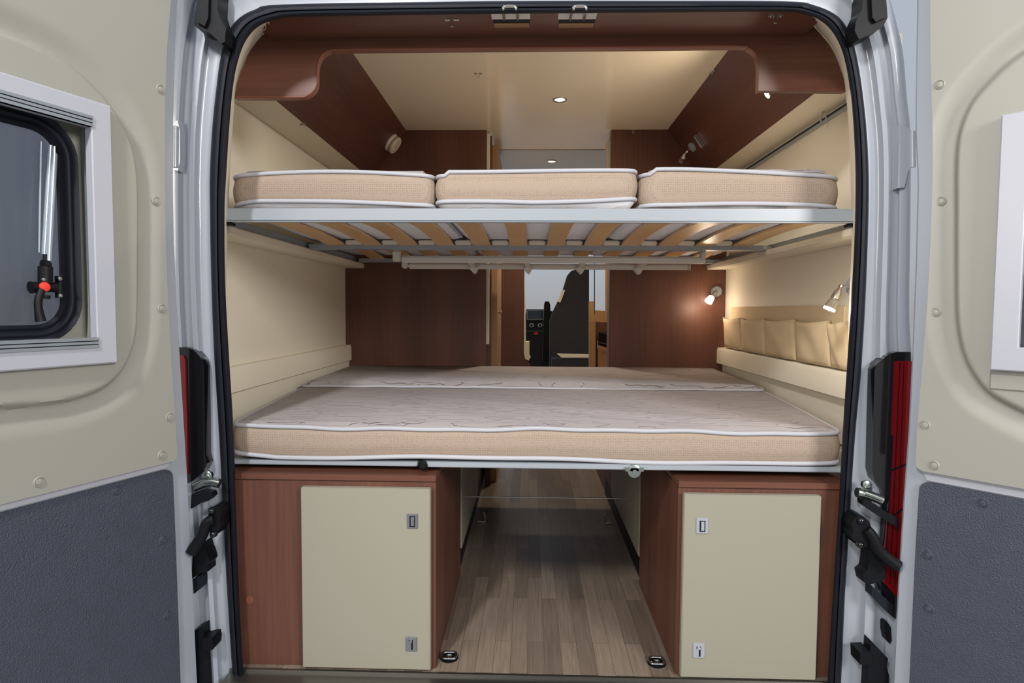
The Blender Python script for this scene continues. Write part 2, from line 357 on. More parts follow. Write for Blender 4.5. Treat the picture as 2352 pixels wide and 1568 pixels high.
# ------------------------------------------------------------------ valance above
YV, ZT = 0.16, 1.662
val = thing('valance', 'dark walnut valance with rounded cut-out across the top of the opening', 'valance', (0.03, YV, ZT))
lower = [(538,222),(680,222),(705,218),(721,206),(728,190),(728,165),(731,142),(741,124),(758,115),(785,113),(1000,111),(1240,109),(1500,107),(1695,105),(1718,109),(1733,120),(1740,138),(1742,160),(1741,208),(1942,211)]
rarc = [(1938,180),(1925,142),(1905,105),(1885,78),(1868,60),(1850,40)]; larc = [(640,45),(615,70),(607,77),(590,96),(570,126),(553,165),(543,195)]
def val_f(b):
    pts = lower+rarc+larc; pxpoly(b, pts, YV, 0.018)
one('front_board', M['wood_h'], val_f, val)
def edge_f(b):
    cv = lower[:19]; pts = [P(u, v, YV-0.001) for u, v in cr_spline(cv, 4)]
    rows = []
    for dy, dz in ((0, -0.002), (-0.0025, 0.0), (-0.0025, 0.0025), (0.0, 0.004), (0.02, 0.004), (0.02, -0.002)):
        rows.append([Vector((p.x, p.y+dy, p.z+dz-0.002)) for p in pts])
    strips(b, rows+[rows[0]])
one('edge_band', M['edge'], edge_f, val, label='lighter reddish edge band')
xa, xb = PZ(607, 77, ZT).x, PZ(1869, 61, ZT).x
one('top_board', M['wood_h'], lambda b: box(b, xa, xb, -0.0, YV, ZT, ZT+0.016, 0.001), val)

# lock catches in the top board
def door_catch(u0, u1, label):
    a = PZ(u0, 45, ZT); b_ = PZ(u1, 45, ZT); xc = (a.x+b_.x)/2; hw = (b_.x-a.x)/2; um = (u0+u1)/2
    yy = [PZ(um, v, ZT).y for v in (28, 42, 43, 51, 52.5, 54.5, 56, 58, 59, 61)]
    t = thing('door_catch', label, 'door catch', (xc, yy[1], ZT), 'door catches in the top board')
    one('plate', M['ladder'], lambda b: box(b, xc-hw, xc+hw, yy[0], yy[1], ZT-0.003, ZT+0.002, 0.001), t)
    one('slot', M['black'], lambda b: box(b, xc-hw+0.003, xc+hw-0.001, yy[2], yy[3], ZT-0.002, ZT+0.004), t)
    def ribs(b):
        for k in range(3): box(b, xc-hw+0.004, xc+hw-0.003, yy[4+2*k], yy[5+2*k], ZT-0.0025, ZT+0.002, 0.0005)
    one('vent_ribs', M['tan'], ribs, t, label='row of fine ribs')
    def loop(b):
        r = 0.0155; z0_ = ZT-0.006; yf = -0.046; zf = P(um, 15, yf).z
        pts = [(xc-r-0.002, yy[1]-0.006, z0_), (xc-r-0.001, -0.03, (z0_+zf)/2-0.004), (xc-r, yf, zf-0.006), (xc-r+0.004, yf, zf), (xc+r-0.004, yf, zf), (xc+r, yf, zf-0.006), (xc+r+0.001, -0.03, (z0_+zf)/2-0.004), (xc+r+0.002, yy[1]-0.006, z0_)]
        tube(b, cr_spline(pts, 4), 0.0032)
    one('loop', M['chrome'], loop, t)
door_catch(1130, 1218, 'chrome loop catch over a slotted plate, first from the smoke vent side')
door_catch(1281, 1368, 'chrome loop catch over a slotted plate, the one straight above the lit ceiling spot')

def clip(p, nrm, label, s=1.0, side=(1, 0, 0)):
    p = Vector(p); n_ = Vector(nrm).normalized(); sd = Vector(side); sd = (sd-n_*sd.dot(n_)).normalized(); up = n_.cross(sd)
    t = thing('panel_clip', label, 'clip', p, 'small metal clips on the overhead panels')
    mx = Matrix(((sd.x, up.x, n_.x, p.x), (sd.y, up.y, n_.y, p.y), (sd.z, up.z, n_.z, p.z), (0, 0, 0, 1)))
    def pl(b):
        box(b, -0.018*s, -0.004*s, -0.0045*s, 0.0045*s, -0.001, 0.003*s, 0.0008, mx); box(b, 0.004*s, 0.018*s, -0.0045*s, 0.0045*s, -0.001, 0.003*s, 0.0008, mx)
        for q in (-0.012, 0.012): lathe(b, mx @ Vector((q*s, 0, 0.003*s)), n_, [(0.0022*s, 0), (0.0022*s, 0.0012*s), (0.0008*s, 0.0018*s)], 10)
    one('plate', M['chrome'], pl, t)
    def lp(b):
        pts = [(-0.004, 0, 0.001), (-0.005, 0, 0.012), (-0.002, 0.001, 0.019), (0.003, 0.001, 0.018), (0.005, 0, 0.010), (0.004, 0, 0.001)]
        tube(b, [mx @ (Vector(q)*s) for q in cr_spline(pts, 3)], 0.0012*s, 8)
    one('hook', M['chrome'], lp, t)
DN = (0, 0, -1)
def cove_pt(u, v, right):
    a, c = ((CRR, ZC), (SR, ZS)) if right else ((CL, ZC), (SL, ZS))
    n_ = Vector((-(ZC-ZS), 0, -abs(c[0]-a[0]))) if right else Vector(((ZC-ZS), 0, -abs(c[0]-a[0])))
    n_.normalize(); r = ray(u, v); q = Vector((a[0], 0, a[1])); t = (q-CAM).dot(n_)/r.dot(n_); return CAM+r*t, n_
clip(PZ(606, 52, ZT), DN, 'chrome clip at the corner of the top board near the smoke vent side seal')
clip(PZ(1038, 44, ZT), DN, 'chrome clip on the top board beside the loop catch')
clip(PZ(1782, 36, ZT), DN, 'chrome clip on the top board above the lit spot in the brown panel')
clip(PZ(1098, 168, ZC), DN, 'chrome clip alone in the middle of the cream ceiling', 0.9)
clip(PZ(1064, 300, ZC), DN, 'tiny clip where cream ceiling meets the brown wall beside the round vent')
clip(PZ(1455, 297, ZC), DN, 'tiny clip where cream ceiling meets the brown wall beside the spot lamp')
q, n_ = cove_pt(1638, 163, True); clip(q, n_, 'clip on the brown sloped panel between ceiling and lit spot', 1.0, (0.4, 1, 0.3))
q, n_ = cove_pt(695, 284, False); clip(q, n_, 'clip on the lower edge of the brown sloped panel with the round vent', 1.0, (0.4, 1, 0.3))

# round vent
q, n_ = cove_pt(897, 326, False)
t = thing('round_vent', 'cream round vent on the brown sloped overhead panel', 'vent', q)
one('base', M['white'], lambda b: lathe(b, q-n_*0.002, n_, [(0.046, 0), (0.047, 0.008), (0.043, 0.014), (0.036, 0.017)]), t)
one('cover', M['white'], lambda b: lathe(b, q+n_*0.012, n_, [(0.030, 0), (0.038, 0.008), (0.045, 0.012), (0.045, 0.02), (0.041, 0.025), (0.006, 0.027), (0.004, 0.024)]), t)
one('screw', M['zinc'], lambda b: lathe(b, q+n_*0.036, n_, [(0.003, 0), (0.003, 0.003), (0.001, 0.004)], 12), t)

# recessed spots
def downlight(p, n_, label, r=0.030, power=7, ang=150, col_=WARM):
    p = Vector(p); n_ = Vector(n_); t = thing('ceiling_spot', label, 'ceiling light', p, 'recessed ceiling spots')
    one('ring', M['chrome'], lambda b: lathe(b, p-n_*0.003, n_, [(r*0.74, 0.001), (r, 0.001), (r*1.02, 0.004), (r*0.95, 0.0075), (r*0.78, 0.007), (r*0.74, 0.004)]), t)
    one('lens', M['glow'], lambda b: lathe(b, p-n_*0.001, n_, [(r*0.74, 0), (r*0.72, 0.003), (r*0.3, 0.005)]), t)
    spot('ceiling_spot_light', p+n_*0.03, p+n_, power, col_, ang, 0.02)
downlight(PZ(1286, 228, ZC), DN, 'lit round spot in the middle of the cream ceiling', 0.030, 24)
downlight(PZ(1267, 370, ZC-0.004), DN, 'small lit spot in the grey ceiling beyond the brown walls', 0.030, 24)
q, n_ = cove_pt(1764, 216, True); downlight(q, n_, 'lit round spot in the brown sloped panel under the valance', 0.017, 16, 178)

# reading lamps
def lamp_body(t, base, nb, pivot, tip, rb, lit, rc=0.011, glen=0.55, arm=True):
    base, pivot, tip = Vector(base), Vector(pivot), Vector(tip); nb = Vector(nb).normalized(); ax = (tip-pivot); ln = ax.length; ax.normalize()
    one('base', M['rail'] if rb > 0.02 else M['chrome'], lambda b: lathe(b, base-nb*0.001, nb, [(rb, 0), (rb, 0.010), (rb*0.85, 0.016), (rb*0.4, 0.019)]), t)
    one('arm', M['chrome'], lambda b: (tube(b, [base+nb*0.012, (base+nb*0.02+pivot)/2, pivot], 0.0045), lathe(b, pivot-ax*0.006, ax, [(0.003, 0), (0.007, 0.003), (0.007, 0.009), (0.003, 0.012)], 16)), t)
    g0 = pivot+ax*ln*(1-glen)
    one('head', M['chrome'], lambda b: lathe(b, pivot, ax, [(0.004, 0), (0.006, ln*0.1), (rc*0.85, ln*0.28), (rc*0.9, ln*(1-glen)), (rc*0.5, ln*(1-glen)+0.001)]), t)
    one('shade', M['glow'] if lit == 2 else M['clear'], lambda b: lathe(b, g0, ax, [(rc*0.92, 0), (rc*1.1, ln*glen*0.5), (rc*1.25, ln*glen), (rc*1.1, ln*glen+0.001), (rc*0.95, ln*glen*0.5), (rc*0.8, 0.002)], 24), t)
    if lit: one('bulb', M['glow'], lambda b: lathe(b, g0, ax, [(rc*0.45, 0.002), (rc*0.5, ln*glen*0.6), (rc*0.3, ln*glen*0.75)] if lit == 2 else [(rc*1.12, ln*glen*0.86), (rc*1.15, ln*glen*0.95)], 16), t)
Yw = YP-0.001
b0 = P(1645, 669, Yw); t = thing('reading_lamp', 'lit white reading lamp on the brown wall above the mattress', 'reading lamp', b0, 'reading lamps')
lamp_body(t, b0, (0, -1, 0), P(1640, 675, Yw-0.035), P(1627, 693, Yw-0.05), 0.028, 2, 0.016, 0.6)
point('reading_lamp_light', P(1618, 706, Yw-0.13), 1.8, (1, 0.78, 0.56), 0.035)
b1 = PX(1962, 655, 0.88); 
b1 = P(1966, 657, 0.235); t = thing('reading_lamp', 'chrome reading lamp with clear shade over the fabric pockets', 'reading lamp', b1, 'reading lamps')
lamp_body(t, b1, (-1, -0.1, 0), P(1932, 658, 0.22), P(1904, 711, 0.22), 0.030, 1, 0.0135, 0.46)
point('reading_lamp_light', P(1902, 714, 0.2), 1.3, (1, 0.85, 0.65), 0.012)
q, n_ = cove_pt(1610, 322, True); t = thing('reading_lamp', 'unlit chrome spot lamp on the brown sloped panel above the bunk', 'reading lamp', q, 'reading lamps')
one('bracket', M['chrome'], lambda b: box(b, -0.034, 0.034, -0.006, 0.006, 0, 0.02, 0.003, Matrix.Translation(q) @ n_.to_track_quat('Z', 'X').to_matrix().to_4x4()), t)
q2, _ = cove_pt(1592, 336, True)
lamp_body(t, q2, n_, q2+n_*0.035+Vector((0, 0, -0.006)), P(1562, 374, (q2+n_*0.03).y+0.02), 0.024, 0, 0.013, 0.4)

# curtain track on the wall
tr = thing('curtain_rail', 'thin dark curtain rail along the cream wall top above the bunk', 'curtain rail', (XR-0.01, 0.4, 1.60))
zc = 1.566
one('track', M['track'], lambda b: box(b, XR-0.022, XR, 0.2, YP, zc-0.006, zc+0.006, 0.002), tr)
one('groove', M['black'], lambda b: box(b, XR-0.024, XR-0.018, 0.2, YP, zc-0.003, zc+0.0015), tr)
hk = PX(1900, 262, XR-0.02)
def hook_f(b):
    y = hk.y; tube(b, cr_spline([(XR-0.02, y, zc-0.012), (XR-0.028, y, zc+0.012), (XR-0.036, y, zc+0.014), (XR-0.04, y, zc+0.0), (XR-0.04, y, zc-0.03)], 4), 0.0028)
one('hook', M['chrome'], hook_f, tr)

# ------------------------------------------------------------------ mattresses
def rounded(poly, r, seg=6, step=0.02):
    out = []; n = len(poly)
    for i in range(n):
        p = Vector(poly[i]); a = (Vector(poly[i-1])-p); b = (Vector(poly[(i+1) % n])-p); la, lb = a.length, b.length; a.normalize(); b.normalize()
        ri = r[i] if isinstance(r, (list, tuple)) else r
        p0 = p+a*ri; p2 = p+b*ri
        for k in range(seg+1):
            t = k/seg; out.append(p0*(1-t)**2+p*2*t*(1-t)+p2*t*t)
        nx = Vector(poly[(i+1) % n]); rn = r[(i+1) % n] if isinstance(r, (list, tuple)) else r
        e0 = p2; e1 = nx-b*rn; m_ = max(1, int((e1-e0).length/step))
        for k in range(1, m_): out.append(e0+(e1-e0)*k/m_)
    return out
def mattress(label, group, poly, r, z0, z1, wt, wb, lift=0.012, crown=0.006):
    c = sum((Vector(p) for p in poly), Vector((0, 0)))/len(poly)
    t = thing('mattress', label, 'mattress', (c.x, c.y, z0), group)
    C = rounded(poly, r); n = len(C)
    N = []
    for i in range(n):
        d = C[(i+1) % n]-C[i-1]; N.append(Vector((d.y, -d.x)).normalized())
    zt = [z1-0.006+wt(p) for p in C]; zb = [z0+lift+wb(p) for p in C]
    def ring(off, zs): return [Vector((p.x+q.x*off, p.y+q.y*off, z)) for p, q, z in zip(C, N, zs)]
    def side(b):
        rows = []
        for k in range(9):
            s = k/8; bul = 0.010*math.sin(PI*s)**0.7-0.004
            rows.append([Vector((p.x+q.x*bul, p.y+q.y*bul, a*(1-s)+e_*s)) for p, q, a, e_ in zip(C, N, zb, zt)])
        strips(b, rows, True)
    one('border', M['mesh'], side, t, smooth=60)
    one('piping', M['pipe'], lambda b: tube(b, ring(0.0, zt), 0.0058, 8, True), t, smooth=60)
    one('piping', M['pipe'], lambda b: tube(b, ring(0.0, zb), 0.0062, 8, True), t, smooth=60)
    def top(b):
        rows = [ring(0.0, zt), ring(-0.006, [z+0.005 for z in zt]), ring(-0.02, [z*0.5+(z1+0.004)*0.5 for z in zt]), ring(-min(r if not isinstance(r, (list, tuple)) else min(r), 0.04), [z1+crown]*n)]
        R = strips(b, rows, True); b.faces.new(R[-1])
    one('top_cover', M['quilt'], top, t, smooth=60)
    def bot(b):
        rows = [ring(0.0, zb), ring(-0.005, [z*0.6+z0*0.4 for z in zb]), ring(-0.016, [z*0.2+z0*0.8 for z in zb]), ring(-0.024, [z0]*n)]
        R = strips(b, rows, True); b.faces.new(R[-1])
    one('bottom_cover', M['under'], bot, t, smooth=60)
    return t
def wave(a, f, ph, a2=0.0, f2=0, ph2=0):
    return lambda p: a*math.sin(f*p.x+ph+p.y*3)+a2*math.sin(f2*p.x+ph2+p.y*2)+0.0012*math.sin(31*p.x+2*ph)
# upper bunk
YU = 0.125
zu0 = P(1200, 478, YU-0.02).z; zu1 = P(1200, 392, YU).z
xs = [P(u, 430, YU).x for u in (526, 993.5, 1001.5, 1463, 1472, 1953)]
G = 'three mattress sections on the bunk'
YR = 1.56
mattress('cream mattress section on the bunk, over the round vent side with flattened dark corner', G, [(xs[0], YU), (xs[1], YU), (xs[1], YR), (xs[0]-0.1, YR)], [0.06, 0.035, 0.03, 0.03], zu0, zu1, lambda p: -0.006+0.012*math.sin((p.x-xs[0])/(xs[1]-xs[0])*PI)*(1 if p.y < 0.3 else 0.4)-0.002, lambda p: 0.008-0.013*((p.x-xs[0])/(xs[1]-xs[0]))+0.0025*math.sin(9*p.x)-0.014*min(1, max(0, 1-(p.x-xs[0])/0.09))**1.5, lift=0.017)
mattress('cream mattress section in the middle of the bunk, both ends touching its neighbours', G, [(xs[2], YU-0.004), (xs[3], YU-0.004), (xs[3], YR), (xs[2], YR)], 0.036, zu0, zu1+0.004, lambda p: 0.002*math.sin(8*p.x)+(-0.010 if p.x < xs[2]+0.03 else 0.0), lambda p: 0.012*max(0, p.x-0.0)/0.27-0.003*math.sin(10*p.x), lift=0.018)
mattress('cream mattress section on the bunk below the unlit chrome spot lamp, sloping at its end', G, [(xs[4], YU), (xs[5]-0.02, YU), (xs[5]+0.05, YR), (xs[4], YR)], [0.06, 0.06, 0.03, 0.03], zu0, zu1+0.004, lambda p: 0.006-0.030*max(0, (p.x-xs[4]-0.1)/(xs[5]-xs[4]))**1.3-(0.012 if p.x < xs[4]+0.03 else 0), lambda p: 0.002*math.sin(12*p.x+1)-0.006*min(1, max(0, (p.x-xs[5]+0.12)/0.12)), lift=0.014)
# lower bed
YM = 0.05
zl1 = P(1240, 982, YM).z; zl0 = P(1240, 1062, YM).z
a, b_ = P(533, 1000, YM).x, P(1934, 1000, YM).x
YJ = 0.84
mattress('long cream mattress at the front of the lower bed with white piping', 'lower bed mattresses', [(a, YM), (b_, YM), (0.915, YJ), (-0.905, YJ)], [0.04, 0.04, 0.03, 0.03], zl0, zl1, wave(0.0025, 6, 0.5, 0.0015, 17, 1), lambda p: 0.004*math.sin(5.5*p.x+2.3)+0.0015*math.sin(15*p.x)+0.010*min(1, max(0, (a+0.12-p.x)/0.12)), lift=0.008, crown=0.004)
mattress('cream mattress behind the front one, against the brown walls', 'lower bed mattresses', [(-0.905, YJ+0.012), (0.915, YJ+0.012), (0.958, YP-0.01), (-0.94, YP-0.01)], [0.03, 0.03, 0.04, 0.04], zl0, zl1+0.008, wave(0.002, 4, 0.5), wave(0.001, 5, 1), crown=0.012)

# ------------------------------------------------------------------ bunk frame
bz0 = P(1200, 511, 0.11).z; bz1 = zu0-0.001
bf = thing('bunk_bed', 'white metal bunk frame with birch slats under the three mattress sections', 'bed frame', (0.03, 0.11, bz0))
xl, xr = P(505, 495, 0.11).x, P(1972, 495, 0.11).x
one('front_rail', M['rail'], lambda b: box(b, xl, xr, 0.10, 0.125, bz0, bz1, 0.004), bf)
def crossrail(y, u0, u1, v):
    x0, x1 = P(u0, v, y).x, P(u1, v, y).x
    def f(b):
        pts = rounded([(x0, y), (x1, y), (x1, y+0.05), (x0, y+0.05)], 0.012)
        prism(b, [(p.x, p.y, bz0) for p in pts], (0, 0, 0.018), 0.002)
    return f
one('middle_rail', M['rail'], crossrail(0.84, 706, 1764, 572), bf)
one('rear_rail', M['rail'], crossrail(1.50, 822, 1668, 603), bf)
one('middle_rail', M['rail'], lambda b: box(b, -0.88, 0.945, 0.90, 0.93, bz0+0.004, bz0+0.022, 0.002), bf)
one('side_rail', M['railgrey'], lambda b: box(b, -0.898, -0.88, 0.19, 1.55, bz0+0.001, bz0+0.03, 0.002), bf)
one('side_rail', M['railgrey'], lambda b: box(b, 0.948, 0.966, 0.19, 1.55, bz0+0.001, bz0+0.03, 0.002), bf)
for u in (524, 1957):
    x = P(u, 516, 0.12).x; one('foot', M['black'], lambda b: box(b, x-0.012, x+0.012, 0.11, 0.14, bz0-0.008, bz0, 0.001), bf)
xa1, xa2 = P(772, 562, 0.84).x, P(1704, 562, 0.84).x
for row, (y0, y1) in enumerate(((0.122, 0.85), (0.925, 1.51))):
    for k in range(12):
        x = xa1+(xa2-xa1)*k/11
        def sl(b):
            rows = []
            for (dx, dz) in ((-0.033, 0), (0.033, 0), (0.033, 0.008), (-0.033, 0.008)):
                rows.append([Vector((x+dx, y0+(y1-y0)*s/14, bz0+0.014+dz+0.014*math.sin(PI*s/14))) for s in range(15)])
            R = strips(b, rows+[rows[0]]); 
            bmesh.ops.remove_doubles(b, verts=b.verts[:], dist=1e-6); bmesh.ops.holes_fill(b, edges=[e_ for e_ in b.edges if e_.is_boundary])
        one('slat', M['slat'], sl, bf)
    if row == 0:
        for k in range(12):
            x = xa1+(xa2-xa1)*(k+0.5)/11
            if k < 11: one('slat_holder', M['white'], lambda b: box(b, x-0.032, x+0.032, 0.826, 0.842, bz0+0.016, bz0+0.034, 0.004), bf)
# ladder stowed below the bunk
la = thing('bunk_ladder', 'pale aluminium ladder stowed flat under the bunk slats', 'ladder', (0.1, 0.95, 1.1))
pa0, pa1 = P(920, 595, 0.95), P(1620, 599, 0.95)
pb0, pb1 = P(938, 611, 1.18), P(1582, 616, 1.18)
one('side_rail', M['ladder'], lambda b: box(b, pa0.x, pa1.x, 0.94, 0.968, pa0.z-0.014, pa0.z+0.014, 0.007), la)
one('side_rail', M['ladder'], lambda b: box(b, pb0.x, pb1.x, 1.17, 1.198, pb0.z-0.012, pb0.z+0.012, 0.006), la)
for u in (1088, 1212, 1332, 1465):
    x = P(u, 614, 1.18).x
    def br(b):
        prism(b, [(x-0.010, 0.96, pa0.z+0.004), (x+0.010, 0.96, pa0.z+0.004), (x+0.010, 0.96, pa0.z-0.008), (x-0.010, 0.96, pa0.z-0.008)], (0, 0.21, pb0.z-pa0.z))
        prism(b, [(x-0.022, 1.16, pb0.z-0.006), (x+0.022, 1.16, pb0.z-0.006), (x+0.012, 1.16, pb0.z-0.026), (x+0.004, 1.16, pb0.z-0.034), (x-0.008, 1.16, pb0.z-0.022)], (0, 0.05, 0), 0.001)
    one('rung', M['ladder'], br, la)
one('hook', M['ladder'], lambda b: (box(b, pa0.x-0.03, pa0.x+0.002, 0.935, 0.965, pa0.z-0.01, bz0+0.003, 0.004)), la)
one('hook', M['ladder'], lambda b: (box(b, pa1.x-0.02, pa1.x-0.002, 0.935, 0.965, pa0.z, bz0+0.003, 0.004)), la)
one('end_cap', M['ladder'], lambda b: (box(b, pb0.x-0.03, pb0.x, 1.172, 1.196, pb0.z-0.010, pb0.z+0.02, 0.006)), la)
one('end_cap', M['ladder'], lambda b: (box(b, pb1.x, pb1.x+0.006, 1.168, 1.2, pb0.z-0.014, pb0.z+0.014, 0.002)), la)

# ------------------------------------------------------------------ lower bed frame
lz = zl0-0.001
lf = thing('bed_frame', 'grey and white metal frame under the long lower mattress', 'bed frame', (0.03, 0.05, lz-0.02))
zr = P(1240, 1075, 0.05).z
xm = P(985, 1070, 0.05).x
one('front_rail', M['rail'], lambda b: box(b, xm-0.02, 0.85, 0.045, 0.07, zr, lz, 0.002), lf)
one('side_plate', M['railgrey'], lambda b: box(b, -0.86, xm-0.03, 0.05, 0.072, zr, lz-0.002, 0.002), lf)
one('deck', M['railgrey'], lambda b: box(b, -0.92, 0.93, 0.08, YP-0.02, zr+0.004, lz-0.007, 0.001), lf)
pr = P(1457, 1075, 0.04)
one('roller_bracket', M['zinc'], lambda b: (box(b, pr.x-0.024, pr.x+0.024, 0.036, 0.046, zr-0.002, zr+0.008, 0.001), lathe(b, (pr.x, 0.046, zr-0.002), (0, -1, 0), [(0.017, 0), (0.017, 0.008), (0.012, 0.010), (0.006, 0.010), (0.006, 0.014), (0.003, 0.014)])), lf)
pl_ = P(972, 1068, 0.045)
one('pivot', M['black'], lambda b: lathe(b, (pl_.x, 0.05, pl_.z), (0, -1, 0), [(0.012, 0), (0.012, 0.01), (0.008, 0.014), (0.003, 0.014)]), lf)

# ------------------------------------------------------------------ rear storage cabinets
def latch(b, uv0, uv1, Y, keyed, parent, mm):
    p0, p1 = P(*uv0, Y), P(*uv1, Y); x0, x1, z1, z0 = p0.x, p1.x, p0.z, p1.z; cx, cz = (x0+x1)/2, (z0+z1)/2
    o = one('latch', mm, lambda b: (box(b, x0, x1, Y-0.0035, Y+0.002, z0, z1, 0.0015)), parent)
    def inner(b):
        if keyed == 0:
            box(b, cx-0.007, cx-0.0045, Y-0.005, Y-0.003, cz-0.013, cz+0.013); box(b, cx+0.0055, cx+0.007, Y-0.005, Y-0.003, cz-0.013, cz+0.013)
            box(b, cx-0.007, cx+0.007, Y-0.005, Y-0.003, cz-0.014, cz-0.0125); box(b, cx-0.007, cx+0.007, Y-0.005, Y-0.003, cz+0.0125, cz+0.014)
        else:
            box(b, cx+0.000, cx+0.004, Y-0.0045, Y-0.003, cz-0.014, cz+0.010); box(b, cx-0.006, cx+0.004, Y-0.0045, Y-0.003, cz+0.007, cz+0.012)
    one('slot', M['black'], inner, o)
    one('button', mm, lambda b: (box(b, cx-0.0035, cx+0.0045, Y-0.0065, Y-0.003, cz-0.011, cz+0.011, 0.001) if keyed == 0 else cyl(b, (cx-0.001, Y-0.003, cz+0.009), (cx-0.001, Y-0.008, cz+0.009), 0.004, bevel=0.001)), o)
# cabinet beside the left wall
YC = 0.012
zt_ = P(780, 1088.5, YC).z; xrr = P(1001, 1300, YC).x
lc = thing('storage_cabinet', 'walnut storage cabinet below the bed with a wide bare strip beside its cream door', 'cabinet', (-0.6, YC, 0))
one('body', M['wood_v'], lambda b: box(b, -0.80, xrr, YC+0.002, 0.585, FZ, zt_-0.018, 0.001), lc)
one('top', M['wood_h'], lambda b: box(b, -0.80, xrr+0.001, YC-0.004, 0.585, zt_-0.016, zt_, 0.0015), lc)
p0 = P(691, 1118, YC-0.016); p1 = P(989, 1538, YC-0.016)
ld = one('door', M['cab_cream'], lambda b: box(b, p0.x, p1.x, YC-0.018, YC+0.001, max(p1.z, FZ+0.002), p0.z, 0.002), lc)
latch(None, (935, 1179), (960, 1213), YC-0.018, 0, ld, M['plate']); latch(None, (932, 1461), (958, 1495), YC-0.018, 1, ld, M['plate'])
p = P(573, 1378, YC); one('cap', M['edge'], lambda b: lathe(b, (p.x, YC+0.002, p.z), (0, -1, 0), [(0.011, 0), (0.011, 0.002), (0.004, 0.0025)]), lc, label='small round screw cover')
# cabinet beside the right wall
YC2 = 0.012
zt2 = P(1700, 1106, YC2).z; xll = P(1555, 1300, YC2).x
rc = thing('storage_cabinet', 'walnut storage cabinet below the bed whose cream door has pale latches', 'cabinet', (0.65, YC2, 0))
one('body', M['wood_v'], lambda b: box(b, xll, 0.81, YC2+0.002, 0.54, FZ, zt2-0.018, 0.001), rc)
one('top', M['wood_h'], lambda b: box(b, xll-0.001, 0.81, YC2-0.004, 0.54, zt2-0.016, zt2, 0.0015), rc)
p0 = P(1571, 1134, YC2-0.016); p1 = P(1873, 1561, YC2-0.016)
rd = one('door', M['cab_cream'], lambda b: box(b, p0.x, p1.x, YC2-0.018, YC2+0.001, max(p1.z, FZ+0.002), p0.z, 0.002), rc)
latch(None, (1599, 1189), (1626, 1225), YC2-0.018, 0, rd, M['plate_w']); latch(None, (1591, 1476), (1618, 1510), YC2-0.018, 1, rd, M['plate_w'])
# aisle lockers with cream doors further in
def locker(x, sgn, y0, label):
    t = thing('aisle_locker', label, 'cabinet', (x, y0, 0), 'lockers either side of the aisle')
    xo = -0.945 if sgn < 0 else 0.945
    xi = x+sgn*0.016
    a, c = (xo, xi) if sgn < 0 else (xi, xo)
    one('body', M['wood_v'], lambda b: box(b, a, c, y0+0.012, 2.6 if sgn < 0 else 2.2, FZ, zr-0.012, 0.001), t)
    one('plinth', M['black'], lambda b: box(b, min(xi, xi-sgn*0.004), max(xi, xi-sgn*0.004), y0+0.02, 1.6, FZ, 0.055), t)
    one('door', M['cab_cream'], lambda b: box(b, min(x, xi), max(x, xi), y0, 1.27, 0.07, zr-0.014, 0.0015), t)
locker(xrr+0.004, -1, 0.595, 'cream fronted locker in the aisle behind the cabinet with the wide bare strip')
locker(xll-0.002, 1, 0.55, 'cream fronted locker in the aisle behind the cabinet with pale latches')
ra, rb_ = P(1064, 1140, 0.62), P(1456, 1145, 0.62)
tag(one('cross_rod', M['chrome'], lambda b: cyl(b, (ra.x-0.02, 0.62, ra.z), (rb_.x+0.02, 0.62, rb_.z), 0.0022), origin=ra), 'thin shiny rod spanning the aisle between the two cream lockers', 'rod')
def catch(u, v, s, label):
    p = PZ(u, v, FZ); t = thing('floor_catch', label, 'catch', p, 'small catches on the aisle floor')
    one('base', M['chrome'], lambda b: box(b, p.x-0.018, p.x+0.018, p.y-0.01, p.y+0.01, FZ, FZ+0.006, 0.002), t)
    one('peg', M['chrome'], lambda b: tube(b, [(p.x+s*0.014, p.y, FZ+0.004), (p.x+s*0.015, p.y, FZ+0.03), (p.x+s*0.010, p.y, FZ+0.045)], 0.0035), t)
catch(1106, 1198, 1, 'small chrome catch on the floor by the locker near the bare strip cabinet'); catch(1397, 1203, -1, 'small chrome catch on the floor by the locker with pale latch cabinet')
def lashing(u, v, label):
    p = PZ(u, v, FZ); t = thing('lashing_eye', label, 'lashing ring', p, 'lashing rings on the van floor')
    one('dish', M['black'], lambda b: lathe(b, p-Vector((0, 0, 0.001)), (0, 0, 1), [(0.024, 0), (0.024, 0.003), (0.018, 0.004), (0.012, 0.0025), (0.004, 0.002)]), t)
    def rg(b):
        pts = rounded([(p.x-0.019, p.y-0.016), (p.x+0.019, p.y-0.016), (p.x+0.019, p.y+0.016), (p.x-0.019, p.y+0.016)], 0.012, step=0.01)
        tube(b, [(q.x, q.y, FZ+0.008) for q in pts], 0.0036, 8, True)
    one('ring', M['chrome'], rg, t)
    one('bolt', M['zinc'], lambda b: lathe(b, p+Vector((0, 0, 0.002)), (0, 0, 1), [(0.008, 0), (0.008, 0.005), (0.004, 0.006), (0.003, 0.003)], 12), t)
lashing(1032, 1511, 'chrome lashing ring on the floor beside the cabinet with the bare strip'); lashing(1508, 1523, 'chrome lashing ring on the floor beside the cabinet with pale latches')

